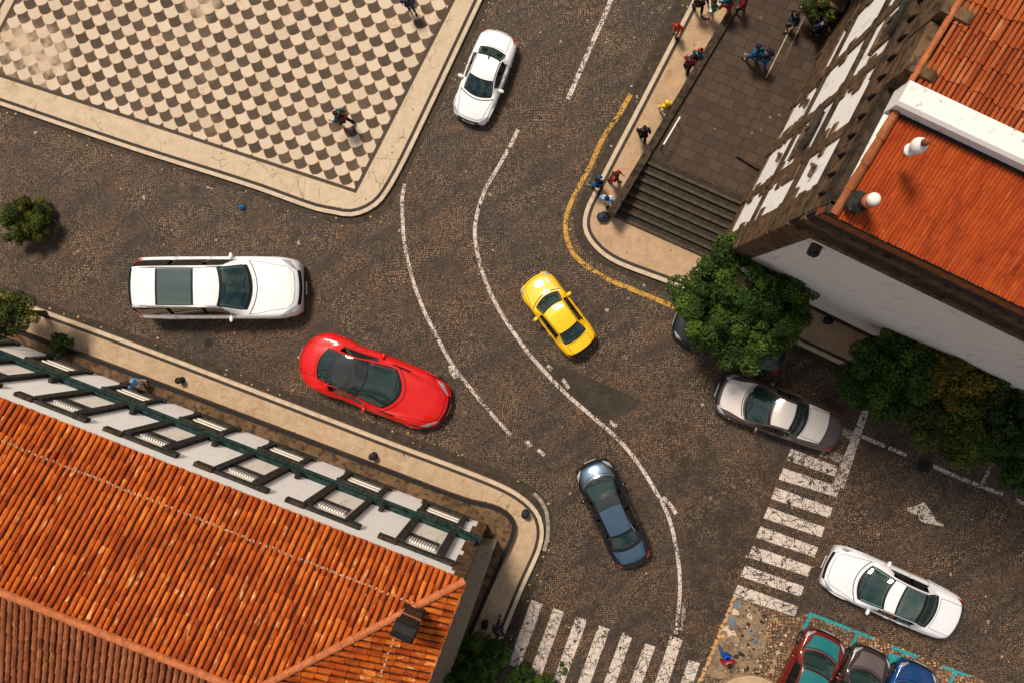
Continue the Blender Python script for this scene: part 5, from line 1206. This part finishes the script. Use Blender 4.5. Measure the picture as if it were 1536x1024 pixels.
bollard(1243, 481, 'short dark bollard on the tan strip below the white church wall', r=.13); bollard(1197, 498, 'small dark bollard between the big tree and the kerb', r=.09, h=.3)
def bag(px, py, z0, label, mat, r=.2, name='rubbish_bag', cat='bag'):
    c = P(px, py, z0+r*.5); rn = random.Random(int(px)); m = MB(); m.ellip((0, 0, r*.62), (r, r*.82, r*.62), None, 16, 10)
    for v in m.v: v *= 1+rn.uniform(-.10, .10); v.z = max(v.z, 0)
    m.lathe([(r*.25, r*1.1), (r*.12, r*1.25), (r*.26, r*1.45)], (0, 0, 0), 10); o = m.build(name, mat, smooth=True, label=label, cat=cat); o.location = (c.x, c.y, z0)
bag(905, 326, KH, 'black knotted bag on the pavement at the foot of the terrace wall', M['navy_bag'], .24)
bag(363, 311, 0, 'small blue bag lying on the road below the plaza kerb', cloth['bright_blue_cloth'], .12)
def cover(px, py, r, label):
    c = P(px, py, 0); t = thing('manhole_cover', label, 'manhole cover', (c.x, c.y, .0))
    m = MB(); m.lathe([(r*1.28, 0), (r*1.28, .012), (r*1.02, .014)], (0, 0, 0), 28); m.build('rim', M['edge_dark'], t)
    m = MB(); m.lathe([(r, .0), (r, .018)], (0, 0, 0), 28)
    for i in range(-3, 4):
        w = math.sqrt(max(r*r*.8-(i*r*.25)**2, .001)); m.box((0, i*r*.25, .020), (2*w, r*.1, .008))
    m.build('lid', M['black'], t)
cover(1386, 698, .26, 'round dark manhole cover beside the broken white parking line')
cover(313, 514, .18, 'small dark round drain cover on the road by the white estate suv')

# fallen leaves and grit gathered along the kerbs and on the road
rl_ = random.Random(21); lm_ = [simple('dry_yellow_leaf', (.42, .24, .05), var=.5), simple('brown_leaf', (.12, .06, .03), var=.5), simple('pale_grit', (.42, .34, .27), var=.3)]
mb = MB()
def fleck(p, r, mi):
    n = rl_.randint(4, 6); a0 = rl_.random()*6.28; el = rl_.uniform(.5, 1)
    mb.add([p+Vector((math.cos(a0+6.283*i/n)*r, math.sin(a0+6.283*i/n)*r*el, .004+rl_.random()*.01)) for i in range(n)], [tuple(range(n))], None, mi)
for ln, wd in ((pl_out, -.4), (sl_out, .4), (sr_out, -.5)):
    for _ in range(75):
        i = rl_.randrange(len(ln)); o_ = ln[i]; j = min(i+1, len(ln)-1); i0 = max(j-1, 0); t = (ln[j]-ln[i0]).normalized(); nn_ = Vector((-t.y, t.x, 0))
        q = o_+nn_*(wd*rl_.uniform(.15, 1.3)); fleck(Vector((q.x, q.y, .012)), rl_.uniform(.02, .055), rl_.choice([0, 0, 1, 2]))
for _ in range(420):
    q = P(rl_.uniform(0, 1536), rl_.uniform(0, 1024), .012); fleck(q, rl_.uniform(.015, .045), rl_.choice([0, 1, 1, 2, 2]))
mb.build('fallen_leaves', lm_, kind='stuff')
